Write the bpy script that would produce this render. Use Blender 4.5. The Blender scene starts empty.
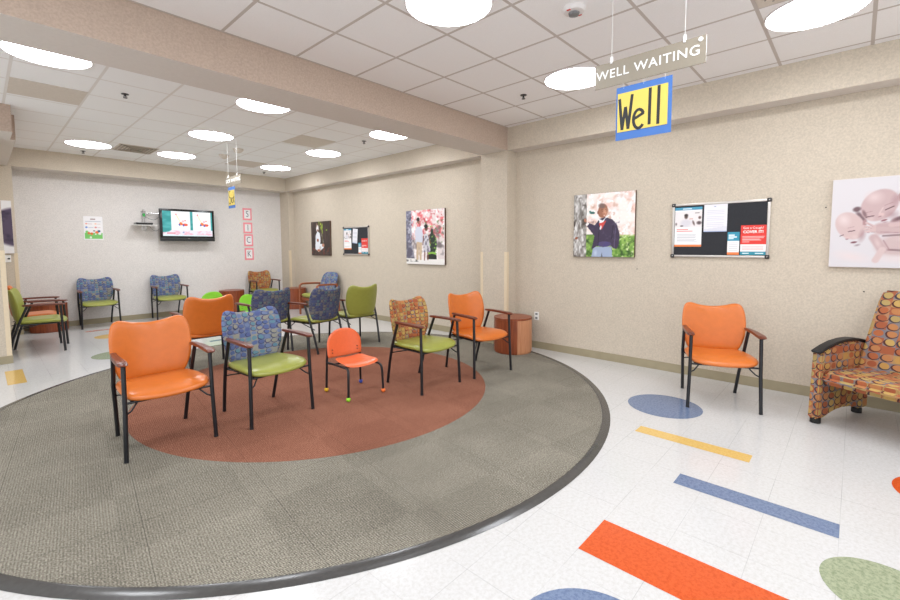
import bpy, bmesh, math, random
import numpy as np
from mathutils import Vector, Matrix
PI = math.pi
D = bpy.data
COL = bpy.context.scene.collection
scene = bpy.context.scene
random.seed(4)

# ------------------------------------------------------------------ helpers
def lin(c):
    return tuple(((x/255)/12.92 if x/255 <= .04045 else ((x/255+.055)/1.055)**2.4) for x in c[:3])

def obj(name, bm, mat, parent=None, smooth=False, recalc=True):
    me = D.meshes.new(name)
    if recalc: bmesh.ops.recalc_face_normals(bm, faces=bm.faces[:])
    bm.to_mesh(me); bm.free()
    mats = mat if isinstance(mat, (list, tuple)) else [mat]
    for m in mats: me.materials.append(m)
    if smooth:
        me.polygons.foreach_set('use_smooth', [True]*len(me.polygons))
        if smooth == 'auto': me.set_sharp_from_angle(angle=math.radians(38))
    o = D.objects.new(name, me); COL.objects.link(o)
    if parent: o.parent = parent
    return o

def thing(name, label, cat, loc=(0,0,0), rotz=0, group=None):
    o = D.objects.new(name, None); COL.objects.link(o)
    o.empty_display_size = .1
    o.location = loc; o.rotation_euler = (0,0,rotz)
    return tag(o, label, cat, group)

def tag(o, label, cat, group=None):
    o['label'] = label; o['category'] = cat
    if group: o['group'] = group
    return o

def struct(name, bm, m, smooth=False):
    o = obj(name, bm, m, None, smooth); o['kind'] = 'structure'; return o

def box(bm, x0, x1, y0, y1, z0, z1, bev=0, mi=0, seg=2):
    r = bmesh.ops.create_cube(bm, size=1)
    vs = r['verts']
    for v in vs:
        v.co = Vector((x0+(v.co.x+.5)*(x1-x0), y0+(v.co.y+.5)*(y1-y0), z0+(v.co.z+.5)*(z1-z0)))
    fs = set(f for v in vs for f in v.link_faces)
    for f in fs: f.material_index = mi
    if bev > 0:
        es = list(set(e for f in fs for e in f.edges))
        bmesh.ops.bevel(bm, geom=es, offset=bev, segments=seg, affect='EDGES', profile=.5, clamp_overlap=True)
    return vs

def nb(): return bmesh.new()

def tube(bm, pts, r, n=10, caps=True, flat=None, mi=0):
    pts = [Vector(p) for p in pts]; rings = []
    rr = r if isinstance(r, (list, tuple)) else [r]*len(pts)
    prev = None
    for i, p in enumerate(pts):
        t = (pts[min(i+1, len(pts)-1)] - pts[max(i-1, 0)]).normalized()
        if prev is None:
            a = Vector((1,0,0)) if abs(t.x) < .8 else Vector((0,1,0))
            a = (a - t*a.dot(t)).normalized()
        else:
            a = (prev - t*prev.dot(t)).normalized()
        prev = a; b = t.cross(a)
        fa, fb = flat if flat else (1,1)
        rings.append([bm.verts.new(p + (a*math.cos(2*PI*k/n)*fa + b*math.sin(2*PI*k/n)*fb)*rr[i]) for k in range(n)])
    for i in range(len(rings)-1):
        for k in range(n):
            f = bm.faces.new((rings[i][k], rings[i][(k+1)%n], rings[i+1][(k+1)%n], rings[i+1][k])); f.material_index = mi
    if caps:
        bm.faces.new(rings[0][::-1]).material_index = mi; bm.faces.new(rings[-1]).material_index = mi

def bez(p0, p1, p2, n=6):
    p0, p1, p2 = Vector(p0), Vector(p1), Vector(p2)
    return [p0*(1-t)**2 + p1*2*t*(1-t) + p2*t*t for t in [i/n for i in range(n+1)]]

def lathe(bm, prof, n=48, cx=0, cy=0, mi=0, capb=True, capt=True):
    rings = []
    for r, z in prof:
        rings.append([bm.verts.new((cx+r*math.cos(2*PI*k/n), cy+r*math.sin(2*PI*k/n), z)) for k in range(n)])
    for i in range(len(rings)-1):
        for k in range(n):
            bm.faces.new((rings[i][k], rings[i][(k+1)%n], rings[i+1][(k+1)%n], rings[i+1][k])).material_index = mi
    if capb: bm.faces.new(rings[0][::-1]).material_index = mi
    if capt: bm.faces.new(rings[-1]).material_index = mi

def catmull(pts, per=5, closed=True):
    out = []; n = len(pts)
    for i in range(n if closed else n-1):
        P = [pts[(i+k-1) % n] if closed else pts[min(max(i+k-1,0),n-1)] for k in range(4)]
        for s in range(per):
            t = s/per
            out.append(tuple(.5*((2*P[1][d]) + (-P[0][d]+P[2][d])*t + (2*P[0][d]-5*P[1][d]+4*P[2][d]-P[3][d])*t*t
                     + (-P[0][d]+3*P[1][d]-3*P[2][d]+P[3][d])*t**3) for d in (0,1)))
    return out

def mirror_outline(half):
    return half + [(-x, y) for x, y in half[::-1] if abs(x) > 1e-6]

def pillow(bm, outline, fmap, T, c=(0,0), rings=9, p=4.0, q=2.0, uvs=True, mi=0, bottom=1.0, extra=None):
    """outline: closed 2D curve; fmap(a,b,off)->3D; T half thickness."""
    uvl = bm.loops.layers.uv.verify()
    N = len(outline)
    ss = [1-(i/(rings))**1.6 for i in range(rings)]      # 1 .. >0
    def h(s): return T*max(0, 1-s**p)**(1/q)
    co = {}
    def mk(a, b, off):
        v = bm.verts.new(fmap(a, b, off)); co[v] = (a, b); return v
    sides = []
    edge = [mk(a, b, 0) for a, b in outline]
    for sg in (1, -1):
        R = [edge]
        k = 1 if sg > 0 else bottom
        for s in ss[1:]:
            ring = []
            for a, b in outline:
                A = c[0]+(a-c[0])*s; B = c[1]+(b-c[1])*s
                ring.append(mk(A, B, sg*h(s)*k + (extra(A,B,sg) if extra else 0)*(1-s**6)))
            R.append(ring)
        cen = mk(c[0], c[1], sg*T*k + (extra(c[0],c[1],sg) if extra else 0))
        for i in range(len(R)-1):
            for j in range(N):
                f = bm.faces.new((R[i][j], R[i][(j+1)%N], R[i+1][(j+1)%N], R[i+1][j])); f.material_index = mi
                for l in f.loops: l[uvl].uv = co[l.vert]
        for j in range(N):
            f = bm.faces.new((R[-1][j], R[-1][(j+1)%N], cen)); f.material_index = mi
            for l in f.loops: l[uvl].uv = co[l.vert]

def box_uv(bm):
    uvl = bm.loops.layers.uv.verify(); bm.normal_update()
    for f in bm.faces:
        n = f.normal; a = max(range(3), key=lambda i: abs(n[i]))
        for l in f.loops:
            c = l.vert.co
            l[uvl].uv = (c.y, c.z) if a == 0 else ((c.x, c.z) if a == 1 else (c.x, c.y))

def dup(root, loc, rotz, label, group=None, swaps=None):
    r = root.copy(); COL.objects.link(r); r.location = loc; r.rotation_euler = (0,0,rotz)
    r['label'] = label
    if group: r['group'] = group
    for ch in list(root.children):
        c = ch.copy(); COL.objects.link(c); c.parent = r
        base = ch.name.split('.')[0]
        if swaps and base in swaps:
            c.material_slots[0].link = 'OBJECT'; c.material_slots[0].material = swaps[base]
        for g in ch.children:
            d = g.copy(); COL.objects.link(d); d.parent = c
    return r

# ------------------------------------------------------------------ materials
def newmat(name):
    m = D.materials.new(name); m.use_nodes = True
    nt = m.node_tree; b = nt.nodes['Principled BSDF']
    return m, nt, b
class NB:
    def __init__(s, nt): s.nt = nt
    def n(s, t, **kw):
        x = s.nt.nodes.new(t)
        for k, v in kw.items(): setattr(x, k, v)
        return x
    def link(s, a, b): s.nt.links.new(a, b)
    def math(s, op, a, b=None, c=None, clamp=False):
        x = s.n('ShaderNodeMath', operation=op); x.use_clamp = clamp
        for i, v in enumerate((a, b, c)):
            if v is None: continue
            if isinstance(v, (int, float)): x.inputs[i].default_value = v
            else: s.link(v, x.inputs[i])
        return x.outputs[0]
    def mix(s, fac, a, b, blend='MIX'):
        x = s.n('ShaderNodeMix', data_type='RGBA', blend_type=blend)
        for sock, v in ((x.inputs[0], fac), (x.inputs[6], a), (x.inputs[7], b)):
            if isinstance(v, (int, float)): sock.default_value = v
            elif isinstance(v, tuple): sock.default_value = (*v, 1) if len(v) == 3 else v
            else: s.link(v, sock)
        return x.outputs[2]
    def noise(s, vec, scale, detail=2, rough=.5):
        x = s.n('ShaderNodeTexNoise'); x.inputs['Scale'].default_value = scale
        x.inputs['Detail'].default_value = detail; x.inputs['Roughness'].default_value = rough
        if vec is not None: s.link(vec, x.inputs['Vector'])
        return x.outputs['Fac']
    def ramp(s, fac, stops, const=False):
        x = s.n('ShaderNodeValToRGB'); r = x.color_ramp
        if const: r.interpolation = 'CONSTANT'
        while len(r.elements) < len(stops): r.elements.new(.5)
        for e, (p, c) in zip(r.elements, stops): e.position = p; e.color = (*c, 1)
        s.link(fac, x.inputs[0]); return x.outputs[0]
    def bump(s, h, strength, dist, bsdf):
        x = s.n('ShaderNodeBump'); x.inputs['Strength'].default_value = strength; x.inputs['Distance'].default_value = dist
        s.link(h, x.inputs['Height']); s.link(x.outputs[0], bsdf.inputs['Normal'])

def plain(name, rgb, rough=.5, metal=0, spec=.5, var=0, scale=40, bump=0, coat=0):
    m, nt, b = newmat(name); N = NB(nt)
    c = lin(rgb)
    tc = N.n('ShaderNodeTexCoord').outputs['Object']
    f = N.noise(tc, scale, 3)
    lo = tuple(x*(1-var) for x in c); hi = tuple(min(1, x*(1+var)) for x in c)
    N.link(N.ramp(f, [(.3, lo), (.7, hi)]), b.inputs['Base Color'])
    b.inputs['Roughness'].default_value = rough; b.inputs['Metallic'].default_value = metal
    b.inputs['Specular IOR Level'].default_value = spec
    if coat: b.inputs['Coat Weight'].default_value = coat; b.inputs['Coat Roughness'].default_value = .15
    if bump: N.bump(N.noise(tc, scale*3, 3), bump, .002, b)
    return m

def wallmat(name, rgb):
    m, nt, b = newmat(name); N = NB(nt)
    tc = N.n('ShaderNodeTexCoord').outputs['Object']
    f1 = N.noise(tc, 9, 4, .6); f2 = N.noise(tc, 60, 4, .7)
    c = lin(rgb)
    k = N.math('ADD', N.math('MULTIPLY', f1, .15), N.math('MULTIPLY', f2, .85))
    col = N.ramp(k, [(.38, tuple(x*.90 for x in c)), (.62, tuple(min(1,x*1.09) for x in c))])
    N.link(col, b.inputs['Base Color']); b.inputs['Roughness'].default_value = .75
    b.inputs['Specular IOR Level'].default_value = .25
    N.bump(f2, .25, .003, b)
    return m

def gridmask(N, coord, ox, oy, sx, sy, w):
    sp = N.n('ShaderNodeSeparateXYZ'); N.link(coord, sp.inputs[0])
    def ax(o, off, s):
        t = N.math('DIVIDE', N.math('SUBTRACT', o, off), s)
        fr = N.math('FRACT', N.math('ADD', t, .5))
        dd = N.math('ABSOLUTE', N.math('SUBTRACT', fr, .5))
        return N.math('LESS_THAN', dd, w/s/2)
    return N.math('MAXIMUM', ax(sp.outputs[0], ox, sx), ax(sp.outputs[1], oy, sy)), sp

def ceilmat(name, ox, oy, sx, sy, rgb, line):
    m, nt, b = newmat(name); N = NB(nt)
    tc = N.n('ShaderNodeTexCoord').outputs['Object']
    g, sp = gridmask(N, tc, ox, oy, sx, sy, .024)
    f = N.noise(tc, 180, 4, .7)
    c = lin(rgb)
    tile = N.ramp(f, [(.35, tuple(x*.95 for x in c)), (.6, c)])
    N.link(N.mix(g, tile, lin(line)), b.inputs['Base Color'])
    b.inputs['Roughness'].default_value = .85; b.inputs['Specular IOR Level'].default_value = .2
    N.bump(N.math('ADD', N.math('MULTIPLY', f, .3), N.math('MULTIPLY', g, -1.0)), .5, .004, b)
    return m

def floormat(name, rgb, speck, rough=.16, tiles=True, amt=.5):
    m, nt, b = newmat(name); N = NB(nt)
    tc = N.n('ShaderNodeTexCoord').outputs['Object']
    c = lin(rgb)
    f = N.noise(tc, 55, 5, .75); big = N.noise(tc, 1.2, 2)
    col = N.ramp(f, [(.38, lin(speck)), (.55, c), (.75, tuple(min(1, x*1.05) for x in c))])
    col = N.mix(N.math('MULTIPLY', big, .10), col, tuple(x*.8 for x in c))
    if tiles:
        g, sp = gridmask(N, tc, 1.73, .0, .31, .305, .0022)
        # not every joint reads: fade with a slow noise
        vis = N.math('MULTIPLY', g, N.ramp(N.noise(tc, 1.7, 1), [(.38, (.25,.25,.25)), (.6, (.9,.9,.9))]))
        col = N.mix(vis, col, tuple(x*.55 for x in c))
    N.link(col, b.inputs['Base Color'])
    b.inputs['Roughness'].default_value = rough; b.inputs['Specular IOR Level'].default_value = .45
    N.bump(N.noise(tc, 5, 3), .06, .01, b)
    return m

def carpetmat(name, c1, c2, c3, rot=0.0):
    m, nt, b = newmat(name); N = NB(nt)
    tc = N.n('ShaderNodeTexCoord').outputs['Object']
    mp = N.n('ShaderNodeMapping'); mp.inputs['Rotation'].default_value = (0,0,rot); N.link(tc, mp.inputs[0])
    v = mp.outputs[0]
    # carpet tiles .61 m, ribs turned a quarter every second tile
    sc = N.n('ShaderNodeVectorMath', operation='SCALE'); sc.inputs[3].default_value = 1/.61; N.link(v, sc.inputs[0])
    ch = N.n('ShaderNodeTexChecker'); ch.inputs['Scale'].default_value = 1/.61; N.link(v, ch.inputs['Vector'])
    sp = N.n('ShaderNodeSeparateXYZ'); N.link(v, sp.inputs[0])
    rib = N.math('ABSOLUTE', N.math('SINE', N.math('MULTIPLY', sp.outputs[1], 2*PI/.022)))
    rib2 = N.math('ABSOLUTE', N.math('SINE', N.math('MULTIPLY', sp.outputs[0], 2*PI/.026)))
    f = N.noise(v, 115, 4, .75); f2 = N.noise(v, 45, 2, .6); big = N.noise(v, .9, 3, .6)
    k = N.math('ADD', N.math('MULTIPLY', f, .8), N.math('MULTIPLY', rib, .16))
    k = N.math('ADD', k, N.math('MULTIPLY', rib2, .07))
    k = N.math('ADD', k, N.math('MULTIPLY', big, .18))
    k = N.math('ADD', k, N.math('MULTIPLY', ch.outputs['Fac'], .018))
    col = N.ramp(k, [(.44, lin(c1)), (.62, lin(c2)), (.80, lin(c3))])
    g, _ = gridmask(N, v, .1, .25, .61, .61, .004)
    col = N.mix(N.math('MULTIPLY', g, .35), col, tuple(x*.5 for x in lin(c1)))
    N.link(col, b.inputs['Base Color'])
    b.inputs['Roughness'].default_value = 1; b.inputs['Specular IOR Level'].default_value = .1
    N.bump(k, .6, .004, b)
    return m

def fabric(name, size, bgs, inner, arcs):
    m, nt, b = newmat(name); N = NB(nt)
    uv = N.n('ShaderNodeUVMap').outputs[0]
    mp = N.n('ShaderNodeMapping'); mp.inputs['Scale'].default_value = (1/size, 1/(size*.76), 1); 
    nz = N.n('ShaderNodeTexNoise'); nz.inputs['Scale'].default_value = 16; nz.inputs['Detail'].default_value = 1; N.link(uv, nz.inputs['Vector'])
    sub = N.n('ShaderNodeVectorMath', operation='SUBTRACT'); sub.inputs[1].default_value = (.5,.5,.5); N.link(nz.outputs['Color'], sub.inputs[0])
    scl = N.n('ShaderNodeVectorMath', operation='SCALE'); scl.inputs[3].default_value = size*(.55 if size < .06 else .18); N.link(sub.outputs[0], scl.inputs[0])
    add = N.n('ShaderNodeVectorMath', operation='ADD'); N.link(uv, add.inputs[0]); N.link(scl.outputs[0], add.inputs[1])
    N.link(add.outputs[0], mp.inputs[0])
    fl = N.n('ShaderNodeVectorMath', operation='FLOOR'); N.link(mp.outputs[0], fl.inputs[0])
    fr = N.n('ShaderNodeVectorMath', operation='FRACTION'); N.link(mp.outputs[0], fr.inputs[0])
    def wn(off):
        a = N.n('ShaderNodeVectorMath', operation='ADD'); a.inputs[1].default_value = (off, off*1.7, 0); N.link(fl.outputs[0], a.inputs[0])
        w = N.n('ShaderNodeTexWhiteNoise', noise_dimensions='2D'); N.link(a.outputs[0], w.inputs['Vector']); return w.outputs['Value']
    def dist(cx, cy):
        d_ = N.n('ShaderNodeVectorMath', operation='DISTANCE'); d_.inputs[1].default_value = (cx, cy, 0)
        z = N.n('ShaderNodeVectorMath', operation='MULTIPLY'); z.inputs[1].default_value = (1,1,0)
        N.link(fr.outputs[0], z.inputs[0]); N.link(z.outputs[0], d_.inputs[0]); return d_.outputs['Value']
    def stops(cs): return [(i/len(cs), lin(c)) for i, c in enumerate(cs)]
    bg = N.ramp(wn(3.1), stops(bgs), True); ins = N.ramp(wn(11.3), stops(inner), True); ac = N.ramp(wn(23.7), stops(arcs), True)
    r1 = dist(.5, .5)
    circ = N.math('LESS_THAN', r1, .40)
    col = N.mix(circ, bg, ins)
    outer = N.math('LESS_THAN', r1, .50)
    cres = N.math('MULTIPLY', outer, N.math('GREATER_THAN', dist(.56, .56), .42))
    use = N.math('GREATER_THAN', wn(5.9), .3)
    col = N.mix(N.math('MULTIPLY', cres, use), col, ac)
    wv = N.noise(uv, 900, 2)
    col = N.mix(N.math('MULTIPLY', wv, .3), col, tuple(x*.5 for x in lin(bgs[0])))
    N.link(col, b.inputs['Base Color'])
    b.inputs['Roughness'].default_value = .8; b.inputs['Specular IOR Level'].default_value = .25
    N.bump(wv, .2, .001, b)
    return m

def woodmat(name, c1, c2, rough=.35, along='Z', scale=6):
    m, nt, b = newmat(name); N = NB(nt)
    tc = N.n('ShaderNodeTexCoord').outputs['Object']
    mp = N.n('ShaderNodeMapping')
    s = {'X': (1,12,12), 'Y': (12,1,12), 'Z': (12,12,1)}[along]
    mp.inputs['Scale'].default_value = s; N.link(tc, mp.inputs[0])
    f = N.noise(mp.outputs[0], scale, 5, .65)
    N.link(N.ramp(f, [(.3, lin(c1)), (.7, lin(c2))]), b.inputs['Base Color'])
    b.inputs['Roughness'].default_value = rough
    return m

def emit(name, rgb, strength):
    m, nt, b = newmat(name)
    nt.nodes.remove(b); e = nt.nodes.new('ShaderNodeEmission')
    e.inputs[0].default_value = (*lin(rgb), 1); e.inputs[1].default_value = strength
    nt.links.new(e.outputs[0], nt.nodes['Material Output'].inputs[0]); return m

def vcolmat(name, rough=.5, emission=0):
    m, nt, b = newmat(name)
    a = nt.nodes.new('ShaderNodeVertexColor'); a.layer_name = 'Col'
    if emission:
        nt.links.new(a.outputs[0], b.inputs['Emission Color']); b.inputs['Emission Strength'].default_value = emission
        b.inputs['Base Color'].default_value = (.02,.02,.02,1)
    else: nt.links.new(a.outputs[0], b.inputs['Base Color'])
    b.inputs['Roughness'].default_value = rough; return m

WALL = (201, 189, 172)
M = dict(
  wall = wallmat('wall_vinyl', WALL),
  wall_far = wallmat('wall_vinyl_pale', (222, 217, 213)),
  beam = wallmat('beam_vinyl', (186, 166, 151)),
  soffit_under = plain('soffit_paint', (216, 209, 202), .8, var=.02),
  ceil_front = ceilmat('ceiling_tiles_front', 1.9728, 3.0288, .61, .61, (247, 246, 246), (200, 192, 186)),
  ceil_back = ceilmat('ceiling_tiles_back', .90, 6.14-.625, .61, .625, (248, 248, 248), (228, 224, 220)),
  floor = floormat('floor_vct', (203, 202, 201), (193, 191, 188)),
  in_blue = floormat('inlay_blue', (112, 128, 156), (88, 104, 138), tiles=False),
  in_yellow = floormat('inlay_yellow', (214, 180, 108), (206, 168, 94), tiles=False),
  in_orange = floormat('inlay_orange', (206, 88, 40), (190, 72, 28), tiles=False),
  in_green = floormat('inlay_green', (156, 164, 134), (122, 134, 102), tiles=False),
  carpet = carpetmat('carpet_taupe', (58, 55, 50), (114, 109, 98), (170, 164, 150), .12),
  rust = carpetmat('carpet_rust', (74, 44, 35), (128, 82, 65), (174, 124, 102), .12),
  rubber = plain('rubber_edge', (66, 65, 64), .22, spec=.7, var=.1),
  base = plain('baseboard_vinyl', (158, 147, 120), .5, var=.05, scale=8),
  guard = plain('corner_guard_vinyl', (222, 205, 176), .45, var=.03),
  black = plain('black_steel', (24, 25, 30), .32, var=.1),
  glide = plain('leg_glide', (16, 16, 18), .5, var=.1),
  arm = woodmat('arm_wood', (78, 34, 22), (122, 60, 40), .3, 'Y'),
  drum = woodmat('drum_veneer', (116, 52, 26), (152, 78, 44), .32, 'Z', 4),
  drum2 = woodmat('drum_veneer_light', (184, 120, 84), (206, 148, 108), .32, 'Z', 4),
  orange = plain('orange_vinyl', (207, 111, 42), .30, spec=.5, var=.04, scale=20, bump=.08),
  green = plain('green_vinyl', (150, 154, 70), .30, spec=.5, var=.04, scale=20, bump=.08),
  kid_orange = plain('kid_orange_plastic', (232, 108, 62), .3, var=.03),
  kid_lime = plain('kid_lime_plastic', (136, 206, 52), .3, var=.03),
  ball_g = plain('ball_green', (150, 220, 50), .35), ball_o = plain('ball_orange', (245, 120, 50), .35),
  ball_y = plain('ball_yellow', (240, 195, 40), .35), ball_b = plain('ball_blue', (70, 90, 190), .35),
  pat_blue = fabric('fabric_blue_shapes', .056, [(146,146,148),(92,106,148),(126,130,150),(100,116,154),(152,148,140)],
        [(84,102,154),(96,136,158),(112,128,166),(150,148,138),(80,94,148),(98,138,156)], [(46,50,88),(80,68,108),(46,60,98),(62,60,108)]),
  pat_blue_shaded = fabric('fabric_blue_shapes_shaded', .050, [(122,122,124),(80,88,120),(108,110,118),(76,86,122)],  # the blue shapes fabric, its colours darkened for shade on chairs seen from behind
        [(74,86,128),(88,116,128),(124,122,116),(68,78,120),(98,106,124)], [(46,48,80),(72,62,92),(46,54,90)]),
  pat_orange = fabric('fabric_orange_shapes', .054, [(180,110,72),(172,146,90),(186,134,94),(126,124,124),(166,94,62)],
        [(196,162,92),(180,102,62),(190,128,78),(174,152,98),(164,90,60)], [(90,42,44),(60,58,66),(108,54,44),(124,118,66)]),
  pat_lounge = fabric('fabric_orange_shapes_large', .082, [(172,106,72),(172,148,96),(178,130,96),(126,124,128),(160,92,64),(116,118,124),(176,142,92)],
        [(192,160,94),(174,100,64),(184,126,80),(176,154,98),(162,90,60),(190,148,82)], [(70,38,42),(48,52,64),(88,46,40),(52,54,66)]),
  white = plain('white_plastic', (236, 234, 230), .4),
  frame = plain('frame_aluminium', (200, 194, 188), .3, metal=.6),
  dark_metal = plain('dark_metal', (60, 58, 58), .35, metal=.5),
  felt = plain('board_felt', (46, 47, 51), .95, var=.12, scale=150),
  canvas_side = plain('canvas_side', (96, 76, 62), .8),
  canvas_white = plain('canvas_white_side', (222, 214, 210), .8),
  print = vcolmat('printed_picture', .6), screen = vcolmat('lit_screen', .25, 1.0),
  tv = plain('tv_black', (14, 14, 16), .18), 
  lamp = emit('lamp_diffuser', (247, 250, 255), 21.0),
  lamp_far = emit('lamp_diffuser_far', (247, 250, 255), 24.0),
  lamp_rim = plain('lamp_rim', (226, 222, 220), .5),
  vent = plain('vent_panel', (212, 202, 190), .6, var=.05, scale=60),
  vent_slat = plain('vent_slat', (166, 156, 140), .6),
  vent_dark = plain('vent_slot', (84, 76, 70), .7),
  sign = plain('sign_acrylic', (146, 137, 122), .35, var=.02),
  paper_blue = plain('paper_blue', (68, 114, 184), .6), paper_yellow = plain('paper_yellow', (224, 198, 92), .5),
  ink = plain('ink_black', (38, 40, 42), .6), ink_blue = plain('ink_slate', (64, 72, 88), .6),
  pink = plain('paper_pink', (240, 146, 154), .6), paper = plain('paper_white', (240, 238, 238), .6),
  letter_white = plain('letter_white', (246, 244, 240), .5),
  wood_frame = woodmat('armchair_wood', (124, 66, 40), (164, 96, 62), .3, 'Y'),
  wire = plain('wire', (222, 222, 220), .4), chrome = plain('chrome', (190, 190, 190), .2, metal=.9),
  red = plain('red_plastic', (205, 50, 40), .4), green_led = plain('green_tape', (40, 170, 70), .4),
  jack = plain('grey_plastic', (120, 120, 120), .4),
)
# the acrylic sign is slightly see-through
_b = M['sign'].node_tree.nodes['Principled BSDF']; _b.inputs['Alpha'].default_value = .95

# ------------------------------------------------------------------ room (metres; camera stands at x=0,y=0)
XR, YT, CZ, SZ = 5.346, 10.62, 3.097, 2.788
XS, YS = 5.124, 10.20
XS2, XC = 5.15, 5.21
YB1, YB2 = 3.648, 4.124
XL, YN = -3.2, -4.2

bm = nb()
def quad(bm, pts, mi=0):
    f = bm.faces.new([bm.verts.new(p) for p in pts]); f.material_index = mi; return f
box(bm, XL-.1, XR+.1, YN-.1, YT+.1, -.08, 0)
def inlay_rect(x0, x1, y0, y1, mi): quad(bm, [(x0,y0,.0008),(x1,y0,.0008),(x1,y1,.0008),(x0,y1,.0008)], mi)
def inlay_disc(cx, cy, r, mi, n=48):
    quad(bm, [(cx+r*math.cos(2*PI*k/n), cy+r*math.sin(2*PI*k/n), .0008) for k in range(n)], mi)
inlay_rect(1.883, 2.182, -.62, .916, 3)
inlay_rect(2.818, 2.966, -.0, .759, 1)
inlay_rect(3.425, 3.56, .462, 1.21, 2)
inlay_rect(.14, .29, 6.51, 7.27, 2)
inlay_rect(1.185, 1.75, 9.64, 9.72, 3)
inlay_rect(2.36, 2.75, 7.2, 7.29, 1)
inlay_disc(4.158, 1.215, .305, 1); inlay_disc(1.407, .615, .309, 1)
inlay_disc(2.495, -.163, .222, 4); inlay_disc(3.70, -.50, .28, 3)
inlay_disc(1.21, 7.31, .27, 4); inlay_disc(1.42, 8.92, .22, 2)
struct('floor', bm, [M['floor'], M['in_blue'], M['in_yellow'], M['in_orange'], M['in_green']])

# carpet circle
cc, R0, R1 = (2.420, 4.060), 2.80, 1.695
t = thing('round_carpet', 'large round taupe carpet with a rust centre and shiny black rubber edge', 'carpet', (*cc, 0))
def annulus(bm, r0, r1, z, n=128, mi=0):
    a = [bm.verts.new((r0*math.cos(2*PI*k/n), r0*math.sin(2*PI*k/n), z)) for k in range(n)]
    b = [bm.verts.new((r1*math.cos(2*PI*k/n), r1*math.sin(2*PI*k/n), z)) for k in range(n)]
    for k in range(n): bm.faces.new((a[k], a[(k+1)%n], b[(k+1)%n], b[k])).material_index = mi
bm = nb(); lathe(bm, [(R1,.001),(R1,.008),(R0-.03,.008),(R0-.03,.001)], 160, capb=False, capt=False)
obj('carpet_ring', bm, M['carpet'], t)
bm = nb(); lathe(bm, [(R1-.001,.001),(R1-.001,.008)], 128)
obj('carpet_center', bm, M['rust'], t)['label'] = 'rust brown centre disc'
bm = nb(); lathe(bm, [(R0-.028,.008),(R0-.022,.0084),(R0-.015,.0084),(R0+.005,.008),(R0+.02,.0045),(R0+.038,.001)], 160, capb=False, capt=False)
obj('edge_strip', bm, M['rubber'], t, 'auto')['label'] = 'shiny black rubber edge strip'

# ceilings
bm = nb(); box(bm, XL, XR+.1, YN, YB1, CZ, CZ+.08); struct('ceiling', bm, M['ceil_front'])
bm = nb(); box(bm, XL, XR+.1, YB2, YT+.1, CZ, CZ+.08); struct('ceiling', bm, M['ceil_back'])
# walls
bm = nb(); box(bm, XR, XR+.1, YN, YT, 0, CZ); struct('wall_right', bm, M['wall'])
bm = nb(); box(bm, -.05, XR+.1, YT, YT+.1, 0, CZ); struct('wall_far', bm, M['wall_far'])
bm = nb(); box(bm, XL, .226, 7.75, 7.95, 0, CZ); box(bm, -.05, .05, 7.95, YT, 0, CZ); struct('wall_left', bm, M['wall'])
# unseen glazed sides, added so that daylight from behind brightens the ceiling
def added_glazing(name, x0, y0, x1, y1, n):
    bm = nb(); dx, dy = (x1-x0)/n, (y1-y0)/n; ax = abs(x1-x0) > abs(y1-y0); w = .04
    for i in range(n+1):
        cx, cy = x0+dx*i, y0+dy*i; box(bm, cx-w, cx+w, cy-w, cy+w, 0, CZ)
    for z in (.0, .9, CZ-.12):
        if ax: box(bm, min(x0,x1), max(x0,x1), y0-w*.7, y0+w*.7, z, z+.1)
        else: box(bm, x0-w*.7, x0+w*.7, min(y0,y1), max(y0,y1), z, z+.1)
    struct(name, bm, M['frame'])
added_glazing('added_window_1', XL, YN, XL, 7.7, 8)
added_glazing('added_window_2', XL, YN, XR, YN, 6)
# soffits, beam, columns
def sbox(name, m, *a):
    bm = nb(); box(bm, *a); bm.faces.ensure_lookup_table()
    for f in bm.faces:
        f.normal_update()
        if f.normal.z < -.9: f.material_index = 1
    return struct(name, bm, [m, M['soffit_under']])
sbox('trim_1', M['beam'], XL, XR, YB1, YB2, SZ, CZ+.02)                # beam across the room
sbox('trim_2', M['wall'], XS, XR, YN, YB1, SZ, CZ)                     # soffit right, near
sbox('trim_3', M['wall'], XS2, XR, YB2, YT, SZ, CZ)                     # soffit right, far
sbox('trim_4', M['wall'], -.05, XS2, YS, YT, SZ, CZ)                    # soffit over the far wall
sbox('trim_5', M['beam'], XL, .35, 7.23, 7.75, SZ, CZ)
sbox('trim_6', M['beam'], .05, .40, 7.75, YS, SZ, CZ)
def wbox(name, m, *a):
    bm = nb(); box(bm, *a); return struct(name, bm, m)
wbox('trim_7', M['wall'], XS, XR, YB1, YB2, 0, SZ)                     # column mid right
wbox('trim_8', M['wall'], XC, XR, YS, YT, 0, SZ)                       # column far right corner
wbox('trim_9', M['wall'], .05, .45, YS, YT, 0, SZ)                     # column far left corner
# baseboards
def bb(name, boxes):
    bm = nb()
    for a in boxes: box(bm, *a, .002)
    struct(name, bm, M['base'])
h = .098
bb('baseboard_right', [(XR-.008, XR, YN, YB1-.008, 0, h), (XS-.008, XR-.008, YB1-.008, YB1, 0, h), (XS-.008, XS, YB1, YB2, 0, h),
   (XS-.008, XR-.008, YB2, YB2+.008, 0, h), (XR-.008, XR, YB2+.008, YS-.008, 0, h), (XC-.008, XR, YS-.008, YS, 0, h), (XC-.008, XC, YS, YT-.008, 0, h)])
bb('baseboard_far', [(.458, XC, YT-.008, YT, 0, h)])
bb('baseboard_left', [(XL, .234, 7.742, 7.75, 0, h), (.226, .234, 7.75, 7.95, 0, h), (.05, .058, 7.958, YS-.008, 0, h), (.05, .458, YS-.008, YS, 0, h), (.45, .458, YS, YT, 0, h)])

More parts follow.
